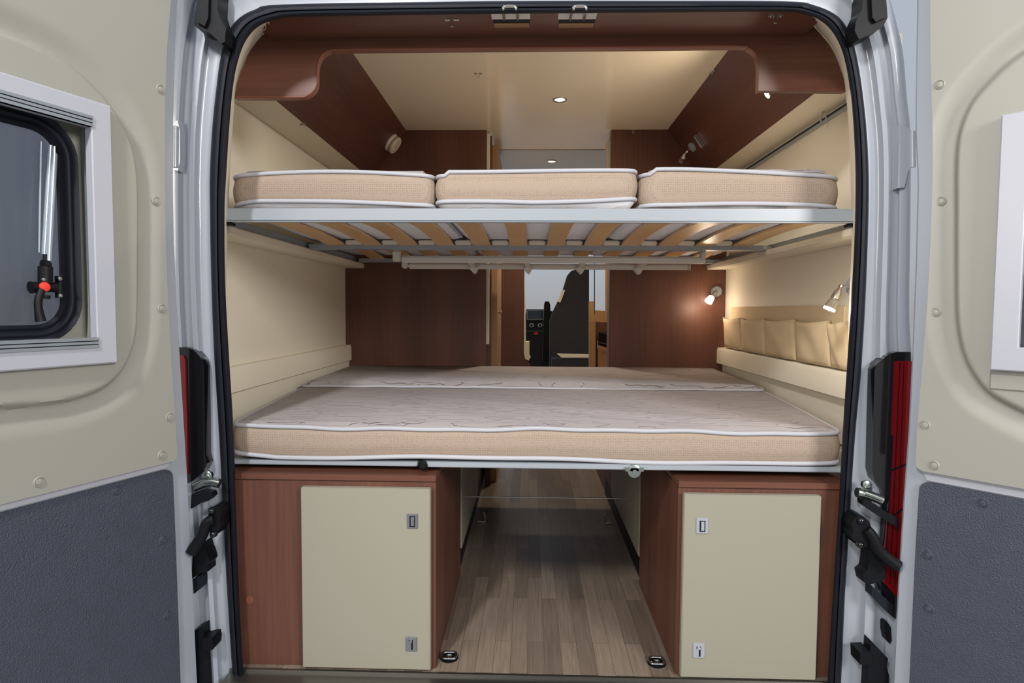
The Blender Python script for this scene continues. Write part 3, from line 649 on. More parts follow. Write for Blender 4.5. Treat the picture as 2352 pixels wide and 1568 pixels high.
# ------------------------------------------------------------------ pockets on the wall
po = thing('pocket_organiser', 'beige canvas pocket organiser hanging on the cream wall above the ledge', 'wall organiser', (XR, 1.0, 0.74))
yA, yB = PX(1945, 760, XR).y, YP-0.005
one('back_panel', M['canvas'], lambda b: box(b, XR-0.012, XR, PX(1947, 760, XR).y, yB-0.12, 0.74, 0.942, 0.004), po)
us = [1663, 1704, 1757, 1827, 1907, 1948]
ys = [min(PX(u, 740, XR-0.02).y, yB) for u in us]
for k in range(5):
    y1, y0 = ys[k], ys[k+1]
    def pk(b):
        rows = []
        for j in range(9):
            t_ = j/8; row = []
            for i in range(13):
                s = i/12; y = y0+(y1-y0)*s
                sag = 0.010*math.sin(PI*s)
                z = 0.742+(0.892-sag-0.742)*t_
                bul = (0.006+0.022*min(1, 4*min(s, 1-s))**0.7)*(0.35+0.65*t_**0.6)+0.0035*math.sin(9*s+3*k-5*t_)*math.sin(PI*s)
                row.append(Vector((XR-0.014-bul, y-0.012*(1-t_), z)))
            rows.append(row)
        strips(b, rows); strips(b, [[Vector((p.x+0.003, p.y, p.z)) for p in rows[-1]], [Vector((p.x+0.003, p.y, p.z)) for p in rows[-2]]])
    o = one('pocket', M['canvas'], pk, po, smooth=60)
    sm = o.modifiers.new('solid', 'SOLIDIFY'); sm.thickness = 0.002

# ------------------------------------------------------------------ beyond the brown walls
# tall narrow boards by the aisle
x0, x1 = P(1127, 700, 1.78).x, P(1142, 700, 1.78).x
wd = thing('wardrobe_door', 'tall tan door seen edge-on in the aisle with a round knob', 'door', (x0, 1.78, 0))
one('panel', M['tan'], lambda b: box(b, x0, x1, 1.78, 2.25, FZ, 1.80, 0.002), wd)
kp = P(1143, 717, 1.86)
one('knob', M['tan'], lambda b: lathe(b, (x1, 1.86, kp.z), (1, 0, 0), [(0.005, 0), (0.005, 0.008), (0.011, 0.013), (0.011, 0.02), (0.006, 0.023)], 20), wd)
xs0, xs1 = P(1115, 700, 1.69).x, P(1124, 700, 1.69).x
struct('trim_11', M['cream'], lambda b: box(b, xs0, xs1, 1.67, 1.70, P(1118, 790, 1.69).z, 1.83, 0.002))
def dark_board(b):
    pts = [(1138, 560), (1205, 560), (1204, 700), (1203, 815), (1206, 826), (1214, 833), (1220, 842), (1223, 905), (1138, 905)]
    pxpoly(b, pts, 2.40, 0.02)
tag(one('cabin_divider', M['wood_v'], dark_board), 'dark walnut divider with a curved lower edge beside the cab', 'divider')
def pil(b):
    pts = [(1204, 640), (1207, 700), (1208, 784), (1216, 784), (1216, 815), (1219, 820), (1214, 828), (1206, 824), (1203, 810), (1202, 700)]
    pxpoly(b, pts, 2.43, 0.04, 0.001)
struct('trim_12', M['cream'], pil)
# driver's cab
st = thing('driver_chair', 'tall dark cab seat with beige side piping seen through the aisle', 'seat', (0.25, 3.3, 0.5))
def sb(b):
    pts = [(1262, 860), (1263, 735), (1272, 712), (1283, 690), (1296, 658), (1304, 632), (1312, 622), (1325, 618), (1353, 618), (1353, 860)]
    pxpoly(b, pts, 3.3, 0.14, 0.02)
one('backrest', M['seat'], sb, st)
one('shoulder_piping', M['cream'], lambda b: pxpoly(b, [(1281, 692), (1293, 664), (1298, 667), (1287, 695)], 3.29, 0.05, 0.002), st, label='beige shoulder piping')
one('seat', M['seat'], lambda b: pxpoly(b, [(1268, 824), (1354, 824), (1354, 870), (1268, 870)], 3.1, 0.5, 0.01), st)
one('seat_trim', M['cream'], lambda b: pxpoly(b, [(1279, 812), (1355, 814), (1355, 821), (1290, 821)], 3.09, 0.03, 0.002), st)
one('armrest', M['black'], lambda b: pxpoly(b, [(1250, 700), (1252, 692), (1261, 692), (1264, 700), (1266, 830), (1246, 830)], 3.5, 0.12, 0.01), st, label='narrow black upright armrest')
db = thing('dashboard', 'black cab dashboard with screen and two silver dials', 'dashboard', (0.0, 4.1, 0.3))
one('body', M['dash'], lambda b: pxpoly(b, [(1180, 730), (1207, 726), (1209, 710), (1250, 710), (1300, 722), (1500, 725), (1500, 960), (1180, 960)], 4.15, 0.4, 0.01), db)
one('screen_frame', M['plate'], lambda b: pxpoly(b, [(1209, 711), (1250, 710), (1250, 735), (1210, 735)], 4.13, 0.03, 0.004), db)
one('screen', M['screen'], lambda b: pxpoly(b, [(1213, 714), (1247, 713), (1247, 731), (1213, 732)], 4.122, 0.02, 0.002), db)
for u in (1221, 1240.5):
    c = P(u, 747, 4.14); one('dial', M['chrome'], lambda b: (lathe(b, c, (0, -1, 0), [(0.020, 0), (0.020, 0.012), (0.016, 0.014), (0.016, 0.010)]),), db)
    one('dial_knob', M['black'], lambda b: lathe(b, c, (0, -1, 0), [(0.013, 0), (0.012, 0.02), (0.004, 0.022)]), db)
one('hazard_button', M['redbtn'], lambda b: pxpoly(b, [(1226, 763), (1236, 763), (1236, 768), (1226, 768)], 4.14, 0.02, 0.001), db)
one('vent', M['plate'], lambda b: pxpoly(b, [(1208, 760), (1250, 760), (1250, 761), (1208, 761)], 4.14, 0.01), db)
struct('wall_cab_floor', M['dash'], lambda b: box(b, -1.0, 1.03, 2.9, 4.5, 0.0, 0.14))
# kitchen side
ku = thing('kitchen_unit', 'tan kitchen unit edge with a black oven handle beside the aisle', 'kitchen unit', (0.35, 2.4, 0))
one('side_board', M['tan'], lambda b: pxpoly(b, [(1353, 737), (1368, 737), (1368, 905), (1353, 905)], 2.45, 0.03, 0.002), ku)
one('front', M['wood_v'], lambda b: pxpoly(b, [(1366, 740), (1430, 740), (1430, 905), (1366, 905)], 2.5, 0.03, 0.001), ku)
one('oven_panel', M['black'], lambda b: pxpoly(b, [(1376, 762), (1400, 764), (1400, 800), (1376, 792)], 2.47, 0.02, 0.002), ku)
one('oven_handle', M['chrome'], lambda b: (tube(b, [P(1378, 764, 2.45), P(1398, 767, 2.45)], 0.003), tube(b, [P(1376, 786, 2.45), P(1398, 791, 2.45)], 0.003), tube(b, [P(1373, 782, 2.45), P(1372, 800, 2.45)], 0.003)), ku)
one('oven_front', M['tan'], lambda b: pxpoly(b, [(1374, 792), (1398, 800), (1398, 905), (1373, 905)], 2.46, 0.02, 0.002), ku)
wf = thing('cabin_partition_frame', 'tan upright frame around the bright narrow panes beside the cab', 'partition', (0.36, 2.9, 0.8))
one('frame', M['tan'], lambda b: (pxpoly(b, [(1391, 560), (1396, 560), (1396, 741), (1391, 741)], 2.6, 0.03, 0.002), pxpoly(b, [(1364, 712), (1391, 714), (1391, 741), (1364, 738)], 2.6, 0.03, 0.002), pxpoly(b, [(1353, 692), (1364, 692), (1364, 738), (1353, 738)], 2.6, 0.03, 0.002)), wf)
one('bar', M['black'], lambda b: pxpoly(b, [(1365, 560), (1366.5, 560), (1366.5, 738), (1365, 738)], 2.6, 0.02), wf)
struct('wall_side_front_left', M['wood_v'], lambda b: box(b, -0.236, -0.205, 1.705, 1.73, FZ, ZC-0.01))
struct('wall_side_front', M['wood_v'], lambda b: box(b, 0.425, 0.45, 1.67, 1.86, FZ, ZC-0.01))
# small pieces seen over the bunk
struct('trim_13', M['alu'], lambda b: box(b, P(1114, 350, 1.72).x, P(1121, 350, 1.72).x, 1.71, 1.76, 1.5, 1.77, 0.002))
struct('trim_14', M['cream'], lambda b: box(b, P(1394, 350, 1.7).x, P(1402, 350, 1.7).x, 1.68, 1.76, 1.4, 1.80, 0.002))
spot('aisle_light', (0.05, 2.3, 1.78), (0.05, 2.2, 0), 30, WARM, 130, 0.03)
spot('aisle_light', (0.0, 3.1, 1.78), (0.05, 2.9, 0), 14, WARM, 140, 0.03)

# ------------------------------------------------------------------ van doors
class Door:
    def __init__(s, H, ang, sgn):
        s.H = Vector(H); a = math.radians(ang); s.e = Vector((sgn*math.sin(a), -math.cos(a), 0)); s.n = Vector((-sgn*math.cos(a), -math.sin(a), 0))
    def sz(s, u, v, off=0.0):
        r = ray(u, v); t = ((s.H-CAM).dot(s.n)+off)/r.dot(s.n); p = CAM+r*t; return (p-s.H).dot(s.e), p.z
    def pt(s, a, z, off=0.0): return s.H+s.e*a+s.n*off+Vector((0, 0, z))
    def px(s, u, v, off=0.0): a, z = s.sz(u, v, off); return s.pt(a, z, off)
def interp(tab, z):
    # tab sorted by z ascending [(z, s)]
    if z <= tab[0][0]: return tab[0][1]+(z-tab[0][0])*(tab[1][1]-tab[0][1])/(tab[1][0]-tab[0][0])*0.6
    for (z0, s0), (z1, s1) in zip(tab, tab[1:]):
        if z <= z1:
            t = (z-z0)/(z1-z0); return s0+(s1-s0)*t
    return tab[-1][1]
def sdf(poly, x, y):
    d = 1e9; inside = False; n = len(poly)
    for i in range(n):
        ax, ay = poly[i-1]; bx, by = poly[i]
        ex, ey = bx-ax, by-ay; t = max(0, min(1, ((x-ax)*ex+(y-ay)*ey)/(ex*ex+ey*ey+1e-12)))
        d = min(d, math.hypot(x-ax-ex*t, y-ay-ey*t))
        if (ay > y) != (by > y) and x < (bx-ax)*(y-ay)/(by-ay)+ax: inside = not inside
    return -d if inside else d
SM = 0.74
def door_plate(D, b, tab, z0, z1, smax, hole, offf, dz=0.02, nt=60, cr=0.0):
    nz = max(2, int((z1-z0)/dz)); rows = []
    for i in range(nz+1):
        z = z0+(z1-z0)*i/nz; s0 = interp(tab, z)
        if cr:
            for zz in ((z-z0),):
                if zz < cr: s0 += cr-math.sqrt(max(0, cr*cr-(cr-zz)**2))
        rows.append([(s0+(smax-s0)*(j/nt)**1.5, z) for j in range(nt+1)])
    V = [[b.verts.new(D.pt(s, z, offf(s, z))) for s, z in r] for r in rows]
    if cr:   # returned edges of a moulded panel
        for i in range(nz):
            k0, k1 = rows[i][0], rows[i+1][0]
            b.faces.new((b.verts.new(D.pt(k0[0], k0[1], 0.001)), V[i][0], V[i+1][0], b.verts.new(D.pt(k1[0], k1[1], 0.001))))
        for j in range(nt):
            k0, k1 = rows[0][j], rows[0][j+1]
            b.faces.new((b.verts.new(D.pt(k0[0], k0[1], 0.001)), b.verts.new(D.pt(k1[0], k1[1], 0.001)), V[0][j+1], V[0][j]))
    for i in range(nz):
        for j in range(nt):
            sc_ = (rows[i][j][0]+rows[i][j+1][0])/2; zc_ = (rows[i][j][1]+rows[i+1][j][1])/2
            if hole and hole[0] < sc_ < hole[1] and hole[2] < zc_ < hole[3]: continue
            b.faces.new((V[i][j], V[i][j+1], V[i+1][j+1], V[i+1][j]))
def solid(o, th, off=-1):
    m_ = o.modifiers.new('solid', 'SOLIDIFY'); m_.thickness = th; m_.offset = off; return o
def van_door(D, name_label, edge, cedge, dedge, zsplit_px, dark_px, bulge_px, win, caps, dcaps):
    t = thing('van_door', name_label, 'van door', D.H, 'open rear van doors')
    tabE = sorted((z, s) for s, z in (D.sz(u, v) for u, v in edge)); tabC = sorted((z, s) for s, z in (D.sz(u, v, 0.016) for u, v in cedge)); tabD = sorted((z, s) for s, z in (D.sz(u, v, 0.006) for u, v in dedge))
    zs = D.sz(*zsplit_px, 0.016)[1]; zd = D.sz(*dark_px, 0.006)[1]
    hole = None
    if win: hole = (win['s0']-0.0, 0.66, win['z0'], win['z1'])
    def flat(off): return lambda s, z: off
    # shell: flange bent towards the hinge
    def shell(b):
        nz = 90; prof = [(-0.0, -0.035), (0.0, -0.004), (0.004, 0.0), (0.05, 0.0)]
        rows = []
        for i in range(nz+1):
            z = -0.08+(2.05+0.08)*i/nz; s0 = interp(tabE, z)
            rows.append([D.pt(s0+ds, z, o) for ds, o in prof])
        strips(b, rows)
        door_plate(D, b, [(z, s+0.05) for z, s in tabE], -0.08, 2.05, SM+0.02, hole, flat(0.0), 0.03, 30)
        rows = []
        for i in range(nz+1):
            z = -0.08+(2.05+0.08)*i/nz; s0 = interp(tabE, z); rows.append([D.pt(s0, z, -0.035), D.pt(s0+0.06, z, -0.04)])
        strips(b, rows)
        door_plate(D, b, [(z, s+0.06) for z, s in tabE], -0.08, 2.05, SM+0.02, hole, flat(-0.04), 0.03, 30)
    sh = one('door_shell', M['paint'], shell, t, smooth=40)
    # raised moulding around the window
    bp = [D.sz(u, v, 0.022) for u, v in bulge_px]
    bp = cr_spline(bp, 3)
    bp = bp+[(1.2, bp[-1][1]), (1.2, bp[0][1])]
    def oo(s, z):
        d = sdf(bp, s, z)
        if d <= 0: return 0.020 if d < -0.006 else 0.020*(0.5-0.5*math.cos(PI*(-d/0.006)))+0.0*(d)
        return 0.0 if d > 0.05 else -0.0
    def oo2(s, z):
        d = sdf(bp, s, z)
        if d < -0.014: return 0.026
        if d < 0: t_ = -d/0.014; return 0.006+0.020*(t_*t_*(3-2*t_))
        if d < 0.055: t_ = d/0.055; return 0.006+0.011*(t_*t_*(3-2*t_))
        return 0.017
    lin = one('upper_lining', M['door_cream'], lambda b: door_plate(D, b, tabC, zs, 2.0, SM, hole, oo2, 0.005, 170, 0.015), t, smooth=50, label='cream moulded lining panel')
    def lower(b):
        door_plate(D, b, tabD, -0.07, zd, SM, None, lambda s, z: 0.004, 0.02, 16)
    lo = one('lower_lining', M['dark'], lambda b: lowerp(b), t) if False else None
    def lowp(b):
        nz = 60; L_ = []
        r = 0.022; pts = []
        for i in range(nz):
            z = -0.07+(zd-r+0.07)*i/(nz-1); pts.append((interp(tabD, z), z))
        se = interp(tabD, zd-r)
        for k in range(1, 8): a = k/7*PI/2; pts.append((se+r-r*math.cos(a), zd-r+r*math.sin(a)))
        pts.append((SM, zd)); pts.append((SM, -0.07))
        prism(b, [D.pt(s, z, 0.001) for s, z in pts], D.n*0.005)
    one('lower_lining', M['dark'], lowp, t, label='dark grey grained lower lining board', smooth=30)
    # bright bead between the panels
    one('bead', M['alu'], lambda b: prism(b, [D.pt(interp(tabC, zs)+0.01, zs-0.002, 0.001), D.pt(SM, zs-0.002, 0.001), D.pt(SM, zd+0.003, 0.001), D.pt(interp(tabC, zs)+0.02, zd+0.003, 0.001)], D.n*0.003), t)
    for lst, mm, lab in ((caps, M['door_cream'], None), (dcaps, M['dark'], None)):
        for (u, v) in lst:
            s, z = D.sz(u, v, 0.014); off = oo2(s, z) if mm is M['door_cream'] else 0.005
            one('plug_cap', mm, lambda b: lathe(b, D.pt(s, z, off-0.001), D.n, [(0.0105, 0), (0.0105, 0.002), (0.0088, 0.0035), (0.0078, 0.0015), (0.007, 0.0015), (0.0055, 0.0035), (0.002, 0.004)], 24), t)
    return t, tabE
# --- door with the tinted window
D1 = Door((-0.845, -0.105, 0), 21.0, -1)
s245, ztop = D1.sz(247, 245, 0.03); _, zbot = D1.sz(244, 834, 0.03)
s200, zo1 = D1.sz(201, 292, 0.03); _, zo0 = D1.sz(199, 775, 0.03)
win1 = dict(s0=s200-0.01, z0=zo0-0.012, z1=zo1+0.012)
t1, _ = van_door(D1, 'open van door with tinted window, black window latch and dark lower panel', 
  [(412,-60),(410,0),(405,100),(402,200),(400,300),(400,420),(402,560),(408,700),(416,820),(424,950),(433,1100),(443,1300),(454,1540),(460,1640)],
  [(394,-60),(392,0),(383,110),(378,250),(378,420),(380,560),(386,700),(394,850),(403,980),(408,1060)],
  [(397,1080),(404,1250),(410,1420),(416,1600)], (402,1058), (386,1077),
  [(-20,55),(70,90),(150,132),(215,185),(270,250),(310,330),(325,420),(326,600),(324,740),(314,800),(292,850),(255,890),(200,917),(120,935),(-20,947)],
  win1, [(366,205),(358,462),(369,708),(387,957),(369,1044),(87,1106)], [(273,1127),(380,1241),(390,1415)])
def ringplate(D, b, o0, o1, outer, inner):
    """rectangular ring between offsets o0<o1: outer/inner = (s0,s1,z0,z1)"""
    def rc_(q): return [(q[0], q[2]), (q[1], q[2]), (q[1], q[3]), (q[0], q[3])]
    A, B = rc_(outer), rc_(inner)
    rows = [[D.pt(s, z, o0) for s, z in A], [D.pt(s, z, o1-0.003) for s, z in A], [D.pt(s+(0.003 if s == outer[0] else -0.003), z+(0.003 if z == outer[2] else -0.003), o1) for s, z in A],
            [D.pt(s-(0.002 if s == inner[0] else -0.002), z-(0.002 if z == inner[2] else -0.002), o1) for s, z in B], [D.pt(s, z, o1-0.002) for s, z in B], [D.pt(s, z, o0) for s, z in B]]
    strips(b, rows+[rows[0]], True); bmesh.ops.remove_doubles(b, verts=b.verts[:], dist=1e-7)
SE = 0.66
wfr = one('window_frame', M['alu'], lambda b: ringplate(D1, b, 0.022, 0.042, (s245, SE+0.04, zbot, ztop), (s200, SE, zo0, zo1)), t1, smooth=30, label='pale grey window frame')
def bar(D, b, s0, s1, z0, z1, o0, o1, bevel=0.0):
    prism(b, [D.pt(s0, z0, o0), D.pt(s1, z0, o0), D.pt(s1, z1, o0), D.pt(s0, z1, o0)], D.n*(o1-o0), bevel)
for z_, sg in ((zo1, 1), (zo0, -1)):
    def trk(b):
        for k, (a, c, o_) in enumerate(((0.000, 0.006, 0.038), (0.008, 0.013, 0.038), (0.015, 0.021, 0.0385))):
            bar(D1, b, s200-0.002, SE, z_+sg*a, z_+sg*c, 0.036, o_+0.0065, 0.0008)
    one('blind_track', M['track'], trk, wfr)
    bm = bmesh.new(); bar(D1, bm, s200-0.002, SE, min(z_, z_+sg*0.021), max(z_, z_+sg*0.021), 0.034, 0.0422); finish('track_groove', bm, M['rubber'], wfr)
# reveal, rubber, pane
def rrect(s0, s1, z0, z1, r, n=8):
    pts = []
    for cx, cz, a0 in ((s1-r, z0+r, -PI/2), (s1-r, z1-r, 0), (s0+r, z1-r, PI/2), (s0+r, z0+r, PI)):
        for k in range(n+1): a = a0+PI/2*k/n; pts.append((cx+r*math.cos(a), cz+r*math.sin(a)))
    return pts
sR, _ = D1.sz(184, 600, -0.02); _, zR0 = D1.sz(150, 772, -0.02); _, zR1 = D1.sz(110, 262, -0.02)
zR0 -= 0.012; zR1 += 0.0
def rr_ring(D, b, q, widths):
    rows = []
    for (w_, o_) in widths:
        rows.append([D.pt(s, z, o_) for s, z in rrect(q[0]+w_, q[1]-w_, q[2]+w_, q[3]-w_, max(0.01, 0.085-w_))])
    strips(b, rows, True)
Q = (sR, SE+0.03, zR0, zR1)
one('window_seal', M['rubber'], lambda b: rr_ring(D1, b, Q, [(0.0, -0.03), (0.0, -0.016), (0.004, -0.010), (0.009, -0.012), (0.012, -0.018), (0.016, -0.016), (0.021, -0.018), (0.024, -0.024), (0.030, -0.022), (0.036, -0.03)]), t1, smooth=50)
def reveal(b):
    o = rrect(sR+0.001, SE+0.029, zR0+0.001, zR1-0.001, 0.084); q = rrect(s200-0.02, SE+0.05, zo0-0.03, zo1+0.03, 0.002)
    strips(b, [[D1.pt(s, z, -0.022) for s, z in o], [D1.pt(s, z, -0.022) for s, z in q]], True)
    strips(b, [[D1.pt(s, z, -0.022) for s, z in q], [D1.pt(s, z, 0.02) for s, z in q]], True)
one('window_reveal', M['door_cream'], reveal, t1)
one('window_pane', M['glass'], lambda b: prism(b, [D1.pt(s, z, -0.036) for s, z in rrect(sR+0.02, SE+0.01, zR0+0.02, zR1-0.02, 0.07)], D1.n*0.006), t1, label='dark tinted acrylic pane')
def W(u, v, o=-0.005): return D1.px(u, v, o)
ws = one('window_stay', M['track'], lambda b: (tube(b, [W(125, 337), W(111, 606)], 0.0062, 12), tube(b, [W(116, 334, -0.009), W(101, 584, -0.009)], 0.0048, 12)), t1, label='silver telescopic stay')
one('stay_end', M['black'], lambda b: (tube(b, [W(104, 584), W(103, 610)], 0.004)), ws)
one('stay_bracket', M['black'], lambda b: (box(b, -0.008, 0.008, -0.006, 0.006, -0.008, 0.008, 0.002, Matrix.Translation(W(128, 345)))), ws)
one('stay_guide', M['track'], lambda b: tube(b, [W(94, 325, -0.02), W(90, 580, -0.02)], 0.0022), ws)
wl_ = one('window_latch', M['black'], lambda b: (
    tube(b, [W(98, 608), W(112, 608)], 0.010, 12), tube(b, [W(104, 612), W(104, 650)], 0.0125, 12),
    tube(b, [W(70, 660), W(84, 659), W(100, 658), W(128, 660)], lambda t_: 0.012 if t_ < 0.1 else 0.010, 12),
    tube(b, cr_spline([W(98, 660, 0.004), W(88, 690, 0.006), W(90, 720, 0.010), W(94, 738, 0.012)], 4), lambda t_: 0.007+0.005*max(0, t_-0.5), 12),
    tube(b, [W(136, 634, -0.012), W(137, 684, -0.012)], 0.008, 10), tube(b, [W(104, 678, -0.006), W(103, 685, -0.006)], 0.009, 10)), t1, smooth=50)
one('button', M['redbtn'], lambda b: lathe(b, W(101, 659, 0.004), D1.n, [(0.0095, 0), (0.0095, 0.004), (0.0075, 0.007), (0.002, 0.008)], 24), wl_, label='red button')
one('bolt', M['zinc'], lambda b: [lathe(b, W(u, v, 0.0), D1.n, [(0.0045, 0), (0.004, 0.004), (0.0015, 0.006)], 12) for u, v in ((136, 640), (137, 679), (99, 642))] and None, wl_)
# --- the other door
D2 = Door((0.908, -0.105, 0), 42.0, 1)
sa, zt2_ = D2.sz(2304, 268, 0.03); _, zb2 = D2.sz(2297, 850, 0.03)
t2, _ = van_door(D2, 'open van door showing only the edge of its window frame, beside the red tail lamp', 
  [(2106,-60),(2105,30),(2103,140),(2102,200),(2101,300),(2106,400),(2106,440),(2102,600),(2094,810),(2086,980),(2075,1130),(2062,1330),(2050,1568),(2045,1660)],
  [(2137,-60),(2137,60),(2138,150),(2142,280),(2142,400),(2137,560),(2130,700),(2118,850),(2107,980),(2103,1075)],
  [(2112,1105),(2103,1250),(2095,1420),(2087,1600)], (2110,1080), (2122,1105),
  [(2372,95),(2310,140),(2265,183),(2225,230),(2198,290),(2187,360),(2186,500),(2186,650),(2189,740),(2203,812),(2232,870),(2275,915),(2372,965)],
  None, [(2160,195),(2160,462),(2149,717),(2126,975),(2147,1068)], [(2256,1157),(2129,1277),(2130,1400)])
w2 = one('window_frame', M['alu'], lambda b: ringplate(D2, b, 0.020, 0.048, (sa, SE+0.04, zb2, zt2_), (sa+0.046, SE, zb2+0.05, zt2_-0.05)), t2, smooth=30, label='pale grey window frame')
one('window_pane', M['glass'], lambda b: bar(D2, b, sa+0.04, SE+0.01, zb2+0.04, zt2_-0.04, 0.026, 0.032), t2)
one('window_surround', M['door_cream'], lambda b: ringplate(D2, b, 0.016, 0.030, (D2.sz(2289, 500, 0.03)[0], SE+0.05, D2.sz(2300, 896, 0.03)[1], zt2_-0.005), (sa+0.02, SE, zb2+0.03, zt2_-0.03)), t2, smooth=30)

# ------------------------------------------------------------------ tail lamps and hardware on the rear pillars
def tail(label, Y, housing, lens, bars):
    c = P(housing[0][0], housing[0][1], Y); t = thing('tail_lamp', label, 'tail lamp', c, 'tail lamps')
    one('housing', M['lampblack'], lambda b: pxpoly(b, housing, Y, 0.03, 0.003), t)
    for L_ in lens: one('lens', M['red'], lambda b: pxpoly(b, L_, Y-0.006, 0.018, 0.003), t, label='red lens')
    for L_ in bars: one('divider', M['lampblack'], lambda b: pxpoly(b, L_, Y-0.0072, 0.01, 0.0003), t)
tail('tall black and red tail lamp mostly hidden behind the door with the tinted window', -0.044,
  [(395,798),(428,797),(444,803),(456,815),(465,828),(468,842),(470,950),(471,1045),(476,1064),(468,1082),(455,1094),(440,1106),(395,1120)],
  [[(398,816),(421,816),(425,828),(427,900),(429,960),(431,1090),(424,1090),(404,1000)]], [])
tail('tall tail lamp with wide bright red lens beside the door edge', -0.044,
  [(2092,808),(2060,808),(2042,813),(2028,824),(2014,836),(2009,850),(2006,950),(2003,1080),(2008,1100),(2024,1125),(2036,1160),(2020,1340),(2054,1420),(2092,1420)],
  [[(2097,829),(2057,829),(2054,900),(2050,1000),(2044,1120),(2034,1240),(2024,1330),(2060,1372),(2097,1372)]],
  [[(2066,832),(2068,832),(2058,1060),(2045,1340),(2043,1340),(2056,1060)], [(2076,832),(2077.5,832),(2069,1060),(2056,1350),(2054.5,1350),(2067.5,1060)], [(2050,1000),(2052,1000),(2034,1330),(2031,1330),(2042,1130)], [(2098,1058),(2046,1078),(2046,1082),(2098,1062)], [(2098,1150),(2040,1190),(2040,1194),(2098,1154)]])
def corner(label, pts, ridge):
    c = P(pts[0][0], pts[0][1], -0.07); t = thing('corner_cover', label, 'plastic cover', c, 'black covers at the upper corners')
    one('shell', M['black'], lambda b: pxpoly(b, pts, -0.075, 0.05, 0.008), t)
    one('rib', M['black'], lambda b: pxpoly(b, ridge, -0.085, 0.03, 0.006), t)
corner('black plastic corner cover above the pillar next to the tinted window door', [(457,-40),(445,57),(462,69),(480,74),(508,100),(516,96),(519,66),(506,44),(499,20),(502,-40)], [(460,-40),(451,50),(470,60),(478,40),(480,-40)])
corner('black plastic corner cover above the pillar next to the bright red lens', [(1985,-40),(1980,20),(1966,50),(1963,70),(1973,90),(2005,76),(2030,58),(2039,40),(2032,-40)], [(2000,-40),(2004,40),(2012,50),(2034,40),(2026,-40)])

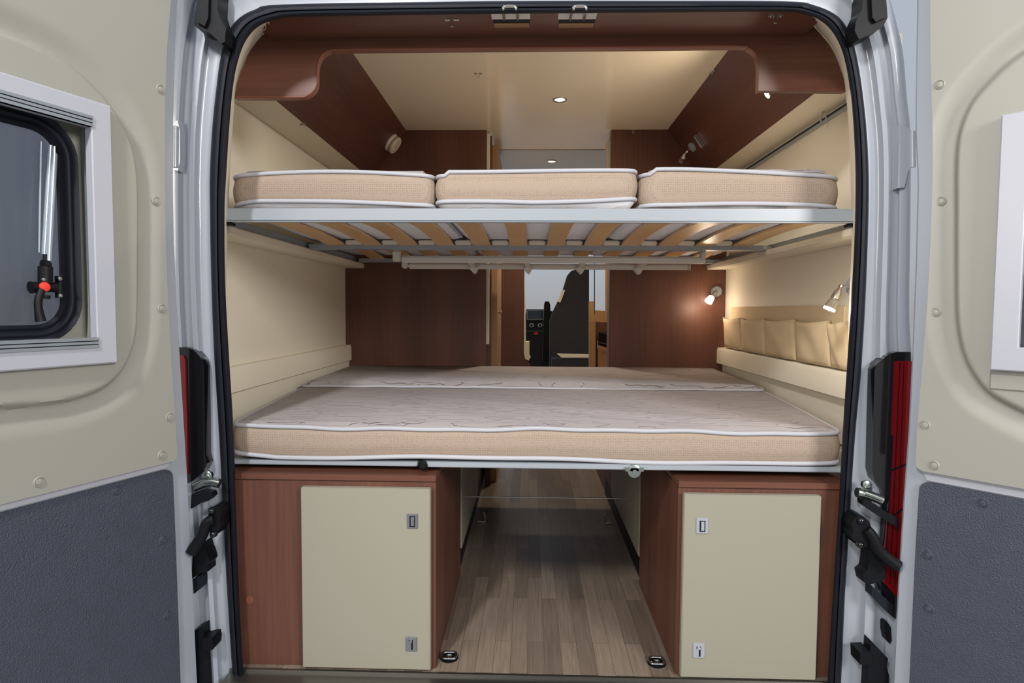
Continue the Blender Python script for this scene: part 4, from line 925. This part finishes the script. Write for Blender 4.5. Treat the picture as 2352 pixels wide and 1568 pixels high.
def hinge_set(side, desc):
    # zinc striker
    s = side
    if s < 0:
        c = P(475, 1110, -0.05); arms = [(448, 1118), (470, 1108), (488, 1106), (504, 1110)]; tab = (476, 1092)
        blk = [(440,1135),(462,1128),(485,1131),(489,1140),(480,1149),(462,1155),(445,1165),(438,1168)]
    else:
        c = P(1990, 1130, -0.05); arms = [(1968, 1130), (1985, 1133), (2005, 1140), (2024, 1148)]; tab = (1992, 1114)
        blk = [(1981,1148),(1992,1149),(2010,1157),(2030,1172),(2064,1190),(2064,1212),(2030,1192),(2000,1172),(1983,1160)]
    t = thing('door_striker', 'zinc plated striker bracket on the pillar ' + desc, 'striker', c, 'zinc strikers on the rear pillars')
    one('bar', M['zinc'], lambda b: (tube(b, [P(u, v, -0.055) for u, v in arms], 0.0115, 14), tube(b, [P(u, v-2, -0.068) for u, v in arms[1:]], 0.006, 10)), t, smooth=60)
    tp = P(tab[0], tab[1], -0.045)
    one('tab', M['zinc'], lambda b: (lathe(b, tp+Vector((0, 0.01, 0)), (0, -1, 0), [(0.011, 0), (0.011, 0.010), (0.008, 0.012)]), lathe(b, tp, (0, -1, 0), [(0.005, 0), (0.005, 0.006), (0.003, 0.006), (0.002, 0.003)], 6)), t)
    one('arm', M['black'], lambda b: pxpoly(b, blk, -0.07, 0.025, 0.003), t, label='black lower arm')
    if s < 0:
        hb = [(478,1180),(483,1168),(492,1162),(503,1165),(508,1174),(507,1186),(504,1195),(507,1205),(506,1214),(500,1218),(497,1228),(488,1230),(482,1222),(476,1210)]
        arm = [(492, 1192), (475, 1200), (466, 1225), (452, 1250), (440, 1270)]; cover = [(442,1270),(468,1245),(472,1262),(476,1270),(482,1290),(477,1298),(478,1312),(462,1316),(446,1325),(440,1330)]
        low = [(446,1448),(460,1440),(467,1437),(468,1500),(474,1600),(452,1600)]; clipq = [(464,1466),(487,1465),(489,1478),(488,1492),(466,1493)]; pad = [(443,1330),(458,1322),(462,1328),(460,1352),(445,1364)]
        bolts = [(489, 1171), (493, 1224)]
    else:
        hb = [(1962,1190),(1972,1184),(1982,1185),(1996,1196),(2002,1212),(1998,1240),(1992,1256),(1972,1254),(1970,1245),(1958,1238),(1957,1228),(1961,1220),(1957,1205)]
        arm = [(1990, 1215), (2004, 1232), (2018, 1262), (2040, 1284), (2062, 1300)]; cover = [(1998,1240),(2012,1270),(2030,1290),(2034,1330),(2000,1342),(1986,1338),(1982,1318),(1992,1310),(1996,1290)]
        low = [(2000,1470),(2040,1512),(2036,1530),(2042,1550),(2040,1600),(1991,1600),(1996,1530)]; clipq = [(1975,1498),(2000,1497),(2004,1520),(2000,1526),(1976,1526)]; pad = [(2003,1345),(2052,1390),(2052,1418),(2010,1375),(2002,1368)]
        bolts = [(1974, 1193), (1973, 1248)]
    t = thing('door_check', 'black door check hinge with curved arm on the pillar ' + desc, 'hinge', P(hb[0][0], hb[0][1], -0.06), 'black door check hinges')
    one('housing', M['black'], lambda b: pxpoly(b, hb, -0.075, 0.05, 0.006), t)
    one('arm', M['black'], lambda b: tube(b, [P(u, v, y) for (u, v), y in zip(cr_spline(arm, 3), [-0.078-0.001*k for k in range(13)])], lambda q_: 0.012+0.003*q_, 12), t, smooth=60)
    one('cover', M['black'], lambda b: pxpoly(b, cover, -0.06, 0.04, 0.004), t)
    for bb in bolts: one('bolt', M['lampblack'], lambda b: lathe(b, P(bb[0], bb[1], -0.07), (0, -1, 0), [(0.009, 0), (0.009, 0.008), (0.006, 0.013), (0.002, 0.015)], 16), t)
    t = thing('lower_bracket', 'black bracket with square clip at the pillar foot ' + desc, 'bracket', P(low[0][0], low[0][1], -0.06), 'black lower brackets')
    one('plate', M['black'], lambda b: pxpoly(b, low, -0.06, 0.03, 0.003), t)
    one('clip', M['black'], lambda b: (pxpoly(b, clipq, -0.07, 0.045, 0.003)), t)
    o = one('rubber_buffer', M['rubber'], lambda b: pxpoly(b, pad, -0.06, 0.03, 0.004)); tag(o, 'black rubber buffer below the check hinge ' + desc, 'buffer', 'rubber buffers')
hinge_set(-1, 'beside the mostly hidden tail lamp'); hinge_set(1, 'beside the bright red lens')

for sgn, pts, kn, lab in ((-1, [(398,280),(408,276),(413,300),(413,372),(408,392),(398,390)], [(403,290),(402,384)], 'white painted pivot hinge on the pillar near the tinted window door'),
                     (1, [(2066,285),(2084,292),(2097,304),(2101,330),(2100,376),(2086,392),(2078,430),(2062,432)], [(2096,302),(2097,384)], 'white painted pivot hinge on the pillar beside the other door edge')):
    t = thing('pivot_hinge', lab, 'hinge', P(pts[0][0], pts[0][1], -0.05), 'painted pivot hinges')
    one('plate', M['paint'], lambda b: pxpoly(b, pts, -0.044, 0.03, 0.003), t)
    one('knuckle', M['paint'], lambda b: cyl(b, P(kn[0][0], kn[0][1], -0.046), P(kn[1][0], kn[1][1], -0.046), 0.006, bevel=0.002), t)

tag(one('pillar_hole_patch', M['black'], lambda b: pxpoly(b, [(2032,1430),(2038,1428),(2046,1440),(2048,1470),(2044,1478),(2036,1470),(2032,1450)], -0.042, 0.02, 0.002), origin=P(2040, 1450, -0.042)), 'small black oval patch standing in for a hole low on the white pillar under the red lens', 'hole patch')  # black plate laid on the pillar to draw a dark hole
